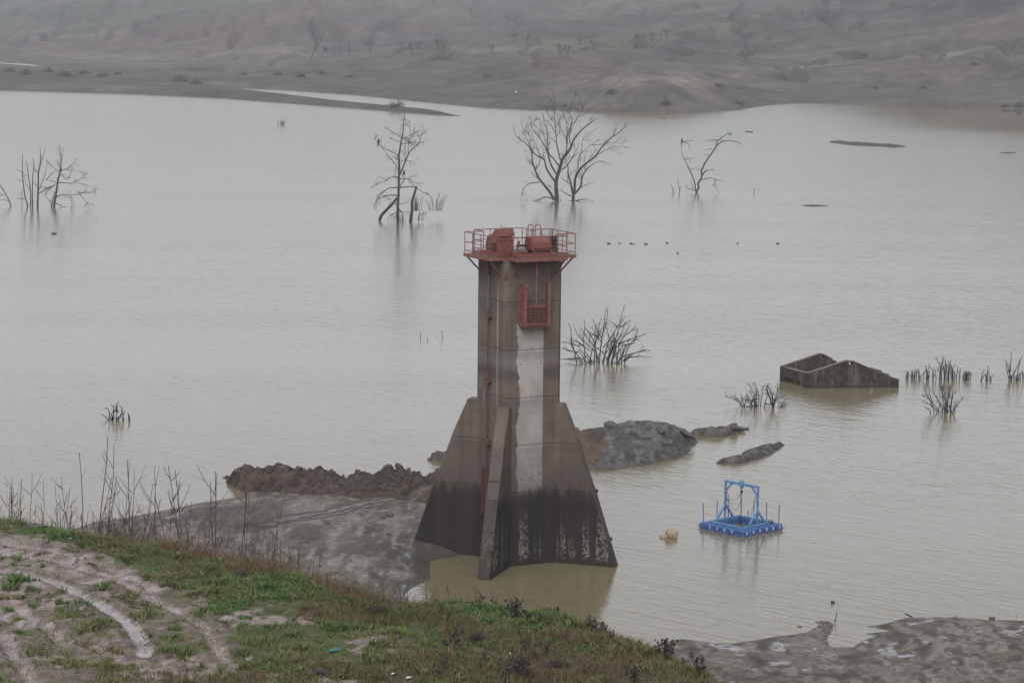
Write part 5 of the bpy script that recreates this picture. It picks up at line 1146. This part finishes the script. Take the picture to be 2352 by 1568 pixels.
for x, y, h_ in [(1165, 62, 36), (1180, 100, 34), (1210, 112, 42), (1240, 118, 40), (1285, 130, 40), (1305, 132, 38), (1330, 112, 34), (1360, 118, 42), (1445, 118, 34), (1470, 112, 44), (1500, 112, 52), (1530, 100, 48), (1560, 108, 46), (1590, 105, 40), (1640, 92, 40), (1690, 80, 38), (1760, 60, 44), (1815, 62, 36), (1850, 58, 46), (1900, 30, 40), (1080, 45, 30), (1100, 120, 34), (1130, 124, 32)]:
    far_tree(x, y, h_, rg.choice((0, 1, 2, 3, 4)), 'bare tree scattered on the misty green and brown far slope', 'bare trees scattered over the far slope', rg.uniform(0, 6))
def scrub_mesh(seed):
    rg = random.Random(seed); m = MB()
    for _ in range(420):
        v = Vector((rg.gauss(0, 1), rg.gauss(0, 1), 0)); rr = rg.random()**.5; a = rg.uniform(0, 6.28); el = rg.uniform(0, 1.4)
        p = Vector((math.cos(a)*math.cos(el)*rr*1.5, math.sin(a)*math.cos(el)*rr*1.1, math.sin(el)*rr*.75*(1+.5*math.sin(a*2+seed)+.3*math.sin(a*5)))); s = rg.uniform(.05, .13)
        q1 = Vector((rg.gauss(0, 1), rg.gauss(0, 1), rg.gauss(0, 1))).normalized()*s; q2 = Vector((rg.gauss(0, 1), rg.gauss(0, 1), rg.gauss(0, 1))).normalized()*s
        m.add([p-q1, p+q2, p+q1, p-q2], [(0, 1, 2, 3)])
    return m.mesh('bush', M_scrub)
scr = [scrub_mesh(i) for i in range(3)]
def far_bush(x, y, wpx, label, group=None, i=0, sz=1.0):
    p = march(zfar, x, y, 560, 2400); s = wpx*p.y/F/3.0
    o = bpy.data.objects.new('bush', scr[i % 3]); COL.objects.link(o); o.location = p; o.scale = (s, s, s*sz); o.rotation_euler = (0, 0, i*1.7); tag(o, label, 'bush', group)
far_bush(1404, 217, 36, 'dark round bush on the face of the pale mound', None, 0, 1.2); far_bush(1530, 240, 46, 'low dark bush near the waterline of the pale point', None, 1, .8); far_bush(910, 246, 50, 'dark bush on the end of the low spit', None, 2, .9)
far_bush(415, 188, 46, 'larger dark bush where the spit leaves the far shore', None, 0, 1.1); far_bush(450, 194, 50, 'wide dark bush right of the larger bush on the spit root', None, 1, .8); far_bush(1296, 246, 22, 'small dark bush left of the pale mound by the water', None, 2, .8)
for x, y, w_ in [(20, 165, 40), (60, 172, 50), (110, 166, 44), (150, 176, 52), (190, 170, 40), (235, 176, 36), (270, 172, 30), (640, 172, 30), (690, 178, 40), (740, 170, 36), (800, 178, 30), (560, 172, 26), (1120, 178, 30), (1650, 200, 40), (1700, 240, 34), (2010, 205, 24), (2340, 246, 40), (2310, 246, 30), (2120, 205, 30), (2240, 150, 30), (1985, 130, 24)]:
    far_bush(x, y, w_, 'low dark scrub bush dotted along the far shore', 'scrub bushes dotted along the far shore', int(x), .8)

# ------------------------------------------------------------------ weeds on the near bank
def stalk_mesh(seed, nb):
    rg = random.Random(seed); m = MB(); P_ = [Vector((0, 0, -.06))]; d = Vector((rg.gauss(0, .04), rg.gauss(0, .04), 1))
    for i in range(8):
        d = (d+Vector((rg.gauss(0, .05), rg.gauss(0, .05), 0))).normalized(); P_.append(P_[-1]+d*.1325)
    m.tube(P_, [.0036*(1-.75*i/8)+.001 for i in range(9)], 4, False)
    for _ in range(nb):
        t = rg.uniform(.3, .95); k = min(int(t*8), 7); p = P_[k].lerp(P_[k+1], t*8-k); a = rg.uniform(0, 6.28); l = rg.uniform(.08, .26)*(1.1-t*.5); up_ = rg.uniform(.5, 1.4)
        dd = Vector((math.cos(a), math.sin(a), up_)).normalized(); q1 = p+dd*l*.5; q2 = q1+(dd+Vector((0, 0, .3))).normalized()*l*.5
        m.tube([p, q1, q2], [.0022, .0017, .001], 3, False)
        if rg.random() < .6: m.tube([q1, q1+(dd+Vector((rg.gauss(0, .6), rg.gauss(0, .6), .2))).normalized()*l*.4], [.0015, .0008], 3, False)
    return m.mesh('dry_stalk', M_stalk)
stk = [stalk_mesh(i, 3+i*3) for i in range(7)]
def stalk(pb, pt, label, group, kind=None):
    base_ = bpt(*pb)
    top = D(pt[0], pt[1], base_.y+random.uniform(-.3, .3)); v = top-base_
    o = bpy.data.objects.new('dry_stalk', stk[random.randrange(7) if kind is None else kind]); COL.objects.link(o)
    o.location = base_; L = v.length; k = max(.8, min(1.6, 1.4/L)) ; o.scale = (L*k, L*k, L/1.0)
    o.rotation_mode = 'QUATERNION'; o.rotation_quaternion = Vector((0, 0, 1)).rotation_difference(v.normalized()) @ Quaternion((0, 0, 1), random.uniform(0, 6.28))
    tag(o, label, 'weed', group)
z5 = zoomer(0, 1080, 3.36)
S1 = 'tall bare weed stalk standing out against the lake at the left bank edge'; G1 = 'tall stalks against the water on the left bank edge'
S2 = 'tall bare brown weed stalk standing against the grey mud on the bank edge'; G2 = 'tall stalks against the mud on the bank edge'
spec_ = [((60, 715), (85, 390)), ((30, 710), (60, 480)), ((215, 745), (235, 370)), ((200, 745), (175, 400)), ((315, 745), (328, 430)), ((480, 775), (495, 430)), ((500, 775), (520, 460)), ((635, 760), (560, 390)), ((680, 775), (683, 155)), ((740, 770), (835, 30)), ((800, 780), (908, 110)), ((640, 730), (920, 320)), ((700, 770), (945, 390)), ((850, 700), (910, 520)), ((180, 745), (110, 500)), ((110, 740), (180, 470)), ((280, 745), (400, 620)), ((580, 770), (610, 560))]
for a, b in spec_: stalk(z5(a), z5(b), S1, G1)
spec2 = [((1105, 880), (1030, 190)), ((1085, 880), (1078, 320)), ((1150, 880), (1172, 420)), ((1255, 890), (1282, 250)), ((1605, 960), (1550, 260)), ((1640, 965), (1610, 310)), ((1690, 970), (1712, 290)), ((1700, 985), (1725, 480)), ((1840, 1010), (1825, 360)), ((1885, 1015), (1918, 370)), ((1900, 1010), (1930, 400)), ((2040, 1020), (2060, 530)), ((2080, 1020), (2110, 520)), ((2160, 1030), (2258, 520)), ((2190, 960), (2330, 790)), ((995, 860), (990, 540)), ((1430, 900), (1432, 580)), ((1330, 900), (1340, 640)), ((950, 860), (955, 700))]
for a, b in spec2: stalk(z5(a), z5(b), S2, G2)
S3 = 'short brown weed stalk in the dense fringe along the bank edge'; G3 = 'short stalks fringing the bank edge'
rg = random.Random(5)
for i in range(175):
    x = rg.uniform(-20, 720) if i < 130 else rg.uniform(700, 1150)
    yb = float(np.interp(x, [c[0] for c in crest_px], [c[1] for c in crest_px]))+rg.uniform(-2, 10)
    h_ = rg.uniform(20, 72)*(1.25 if 280 < x < 620 else 1) if x < 720 else rg.uniform(15, 55)
    stalk((x, yb), (x+rg.gauss(0, .16)*h_, yb-h_), S3, G3)
def thistle_mesh(seed, nb, hd):
    rg = random.Random(seed); m = MB()
    def st(p, d, l, r_, dep):
        q_ = [p]
        for s in range(4): d = (d+Vector((rg.gauss(0, .12), rg.gauss(0, .12), .05))).normalized(); q_.append(q_[-1]+d*l/4)
        m.tube(q_, [r_*(1-.12*i) for i in range(5)], 4, False)
        if dep == 0 or rg.random() < .3: m.lump(q_[-1], (hd, hd, hd*1.25), rg.randrange(99), .25, 1)
        if dep:
            for _ in range(rg.randint(2, 4)):
                k = rg.randint(1, 4); a = rg.uniform(0, 6.28); st(q_[k], Vector((math.cos(a), math.sin(a), rg.uniform(.6, 1.6))).normalized(), l*rg.uniform(.35, .6), r_*.65, dep-1)
        else:
            for _ in range(2):
                k = rg.randint(0, 3); a = rg.uniform(0, 6.28); p = q_[k]; e_ = Vector((math.cos(a), math.sin(a), -.3))*l*.25; s_ = Vector((-math.sin(a), math.cos(a), 0))*l*.05
                m.add([p, p+e_*.5+s_, p+e_, p+e_*.5-s_], [(0, 1, 2, 3)])
    for i in range(nb): st(Vector((rg.gauss(0, .03), rg.gauss(0, .03), -.05)), Vector((rg.gauss(0, .3 if nb > 1 else .06), rg.gauss(0, .3 if nb > 1 else .06), 1)).normalized(), .62, .02, 2)
    return m.mesh('dry_thistle', M_stalk2)
ths = [thistle_mesh(300+i, 1+i % 4, .05) for i in range(6)]
def onbank(x, y):
    for k in range(30):
        p = bpt(x, y+4*k)
        if p.z > 10.8: break
    return p
def thistle(x, y, hpx, label, group, i):
    p = onbank(x, y); s = hpx*p.y/F/1.0
    o = bpy.data.objects.new('dry_thistle', ths[i % 6]); COL.objects.link(o); o.location = p; o.scale = (s, s, s); o.rotation_euler = (random.gauss(0, .1), random.gauss(0, .1), random.uniform(0, 6)); tag(o, label, 'thistle', group)
z7 = zoomer(1040, 1350, 3.92)
T1 = 'dark dry thistle with seed heads rising over the bank edge by the water'; TG1 = 'thistles along the bank edge by the water'
for i, (x, y, h_) in enumerate([(560, 650, 90), (620, 660, 110), (780, 670, 80), (975, 770, 150), (1085, 770, 90), (1390, 760, 80), (1500, 770, 50), (1700, 810, 70), (1760, 830, 110), (1810, 830, 90), (1870, 850, 100), (2180, 910, 60), (920, 720, 100)]): thistle(*z7((x, y)), h_/4.27*1.6, T1, TG1, i)
for i, (x, y, h_, k) in enumerate([(250, 570, 115, 3), (215, 560, 80, 1), (445, 680, 110, 2), (340, 665, 50, 5), (760, 800, 70, 3), (990, 800, 70, 5), (1405, 815, 75, 0), (880, 815, 90, 0), (610, 750, 60, 2)]): thistle(*z8((x, y)), h_/2.56*1.35, T1, TG1, k)
T2 = 'dark dry thistle among the brown grass of the near bank'; TG2 = 'thistles among the brown grass'
for i, (x, y, h_) in enumerate([(370, 1110, 340), (895, 1395, 310), (255, 1395, 260), (2145, 1395, 190), (1050, 1080, 140), (1070, 1090, 150), (1240, 1090, 170), (1190, 1040, 100), (1020, 1330, 200), (1060, 1340, 220), (1000, 1350, 170), (940, 1180, 130), (1650, 1330, 130), (1680, 1320, 100), (680, 1200, 110), (640, 1260, 90), (1880, 1030, 190), (1850, 1380, 60), (1900, 1390, 70), (330, 1180, 80), (2260, 1140, 80), (2100, 1120, 90), (850, 920, 60), (1010, 950, 80), (1780, 970, 70), (820, 1300, 70), (1270, 1110, 100), (1480, 1250, 60), (1590, 1395, 60)]):
    thistle(*z7((x, y)), h_/4.27*1.1, T2, TG2, 0 if h_ > 230 else i)
# dark bushes on the bank
def bushmesh(seed, n, leafy):
    rg = random.Random(seed); m = MB()
    for _ in range(n):
        a = rg.uniform(0, 6.28); el = rg.uniform(.15, 1.5); r_ = rg.uniform(.55, 1.0); d = Vector((math.cos(a)*math.cos(el), math.sin(a)*math.cos(el), math.sin(el)))
        q_ = [Vector((rg.gauss(0, .08), rg.gauss(0, .08), -.05))]
        for s in range(4): q_.append(q_[-1]+(d+Vector((rg.gauss(0, .3), rg.gauss(0, .3), rg.gauss(0, .25)))).normalized()*r_/4)
        m.tube(q_, [.012, .01, .008, .006, .003], 3, False)
        for k in range(leafy):
            p = q_[rg.randint(1, 4)]+Vector((rg.gauss(0, .06), rg.gauss(0, .06), rg.gauss(0, .06))); e1 = Vector((rg.gauss(0, 1), rg.gauss(0, 1), rg.gauss(0, 1))).normalized()*.05; e2 = Vector((rg.gauss(0, 1), rg.gauss(0, 1), rg.gauss(0, 1))).normalized()*.025
            m.add([p-e1, p+e2, p+e1, p-e2], [(0, 1, 2, 3)])
    return m
def bush(x, y, wpx, label, seed, n=130, leafy=3, mat=None, sz=.8, name='bush'):
    p = onbank(x, y); s = wpx*p.y/F/1.7; o = bushmesh(seed, n, leafy).build(name, mat or M_bush); o.location = p; o.scale = (s, s, s*sz); tag(o, label, 'bush')
M_gbush = simple('green_tuft', (.06, .1, .06), .7, .3, 4); M_bbush = simple('brown_bush', (.075, .045, .033), .9, .35, 4)
bush(1096, 1475, 64, 'round black-brown bush in the hollow of the grassy bank', 1, 220, 3)
bush(1040, 1468, 50, 'small dark brush in the hollow left of the round bush', 2, 90, 2, sz=.6)
bush(1225, 1510, 46, 'dark leafless brush with reddish stems below the green hummock', 3, 110, 2, M_bbush, 1.1)
bush(1212, 1560, 44, 'dark upright brush at the bottom of the picture with white litter', 4, 130, 2, sz=1.5)
bush(1276, 1530, 90, 'wide brown brush right of the litter-strewn brush', 5, 130, 2, M_bbush, .5)
bush(1276, 1548, 34, 'pale green spiky tuft at the foot of the brown brush', 6, 90, 0, M_gbush, .9, 'grass_tuft')
bush(1345, 1555, 40, 'small black brush on the yellow-green turf', 7, 90, 2, sz=.9)
bush(557, 1325, 66, 'brown dry brush at the bank edge under the tall stalks', 8, 110, 2, M_bbush, .7)
bush(1580, 1505, 38, 'dark low brush on the right shoulder of the bank', 9, 110, 3, sz=.6)
bush(383, 1258, 16, 'small dark green upright bush at the bank edge', 10, 60, 4, simple('dark_green_bush', (.025, .04, .028), .8, .3, 4), 2.0)
bush(700, 1400, 60, 'dark brush in the dip behind the turf step', 11, 90, 2, M_bbush, .45)
bush(870, 1405, 110, 'wide low brush of dry stems in the middle dip', 12, 200, 2, M_bbush, .35)
bush(243, 1240, 44, 'brown dry brush at the foot of the tallest stalks', 13, 130, 2, M_bbush, .6)
# litter and stones on the bank
def litter(x, y, r_, label, mat, seed, name='litter', cat='litter', sq=.5):
    if name == 'litter': r_ = r_*.72
    p = bpt(x, y); o = MB().lump((0, 0, r_*sq*.8), (r_, r_*.7, r_*sq), seed, .35, 2, None, 4).build(name, mat); o.location = p+Vector((0, 0, .03)); tag(o, label, cat)
litter(*z5((592, 905)), .05, 'white scrap of litter on the grass left of the other scrap', M_white, 1); litter(*z5((757, 890)), .05, 'white scrap of litter close to the bank edge', M_white, 2)
litter(*z5((1505, 1032)), .07, 'bright white crumpled litter on the green slope', M_white, 3, sq=.8); litter(*z5((92, 800)), .04, 'tiny white scrap at the far left of the grass', M_white, 4)
litter(*z5((325, 818)), .24, 'grey stone lying in the grass at the left bank edge', M_rock, 5, 'stone', 'stone', .4); litter(*z5((1188, 938)), .05, 'pale scrap on the grass below the tall stalks', M_tanrock, 6)
zq = zoomer(700, 1280, 2.352)
litter(*zq((662, 960)), .06, 'white scrap near the bottom of the picture on the turf', M_white, 7); litter(*zq((757, 982)), .09, 'flat white scrap at the bottom beside the dry grass', M_white, 8, sq=.3); litter(*zq((1352, 848)), .06, 'white scrap at the foot of the reddish brush', M_white, 9, sq=.8)
litter(*zq((1400, 912)), .05, 'white scrap caught in the upright brush', M_white, 10, sq=.9); litter(*zq((1422, 912)), .04, 'smaller white scrap beside the one caught in the brush', M_white, 11, sq=.9)
litter(*zq((250, 958)), .15, 'dark navy rag lying on the turf near the bottom', M_navy, 12, 'rag', 'rag', .35); litter(*zq((705, 745)), .07, 'dark scrap on the turf in the middle of the bank', M_navy, 13, sq=.4)
p = bpt(*zq((325, 826))); o = MB().tube([(-.13, 0, .04), (-.11, 0, .04), (.07, .02, .04), (.1, .025, .04), (.14, .03, .04)], [.03, .04, .04, .018, .016], 8).build('bottle', M_green); o.location = p+Vector((0, 0, .02)); o.rotation_euler = (0, 0, .3); tag(o, 'green plastic bottle lying on the turf', 'bottle')

# ------------------------------------------------------------------ haze, sky, light, camera
hz = bpy.data.materials.new('haze'); hz.use_nodes = True; nt_ = hz.node_tree; nt_.nodes.remove(nt_.nodes['Principled BSDF'])
vol = nt_.nodes.new('ShaderNodeVolumePrincipled'); vol.inputs['Color'].default_value = (.9, .91, .96, 1); vol.inputs['Density'].default_value = .00014; vol.inputs['Anisotropy'].default_value = .0
nt_.links.new(vol.outputs[0], nt_.nodes['Material Output'].inputs['Volume'])
tag(MB().box((0, 1330, 59), (2100, 2830, 124)).build('haze', hz), kind='stuff')

EL, AZ = R(50), R(192)
wld = bpy.data.worlds.new('World'); sc.world = wld; wld.use_nodes = True; wn = wld.node_tree
sky = wn.nodes.new('ShaderNodeTexSky'); sky.sky_type = 'NISHITA'; sky.sun_disc = False; sky.sun_elevation = EL; sky.sun_rotation = AZ; sky.air_density = 1.0; sky.dust_density = 4.0; sky.ozone_density = 1.0
hsv = wn.nodes.new('ShaderNodeHueSaturation'); hsv.inputs['Saturation'].default_value = .16
wn.links.new(sky.outputs[0], hsv.inputs['Color']); tint = wn.nodes.new('ShaderNodeMix'); tint.data_type = 'RGBA'; tint.blend_type = 'MULTIPLY'; tint.inputs[0].default_value = 1; tint.inputs[7].default_value = (.962, .968, 1.04, 1)
wn.links.new(hsv.outputs[0], tint.inputs[6]); wn.links.new(tint.outputs[2], wn.nodes['Background'].inputs['Color']); wn.nodes['Background'].inputs['Strength'].default_value = .13
sl = bpy.data.lights.new('sun', 'SUN'); sl.energy = .45; sl.angle = R(25); sl.color = (1, .97, .93); so = bpy.data.objects.new('sun', sl); COL.objects.link(so)
sdv = Vector((math.sin(AZ)*math.cos(EL), math.cos(AZ)*math.cos(EL), math.sin(EL))); so.rotation_euler = sdv.to_track_quat('Z', 'Y').to_euler(); so.location = (0, -20, 90)

cd = bpy.data.cameras.new('camera'); co_ = bpy.data.objects.new('camera', cd); COL.objects.link(co_)
cd.sensor_width = 36; cd.lens = F/2352*36; cd.clip_end = 6000; cd.clip_start = .5
co_.matrix_world = Matrix(((rt.x, up.x, -fw.x, 0), (rt.y, up.y, -fw.y, 0), (rt.z, up.z, -fw.z, H), (0, 0, 0, 1)))
sc.camera = co_
sc.view_settings.view_transform = 'Standard'; sc.view_settings.look = 'None'; sc.view_settings.gamma = 1; sc.view_settings.exposure = 0.98
sc.render.engine = 'CYCLES'
cy = sc.cycles
cy.use_denoising = True; cy.denoising_input_passes = 'RGB_ALBEDO_NORMAL'; cy.denoising_prefilter = 'ACCURATE'; cy.max_bounces = 5; cy.volume_bounces = 1; cy.diffuse_bounces = 3; cy.glossy_bounces = 3; cy.transparent_max_bounces = 4; cy.caustics_reflective = False; cy.caustics_refractive = False
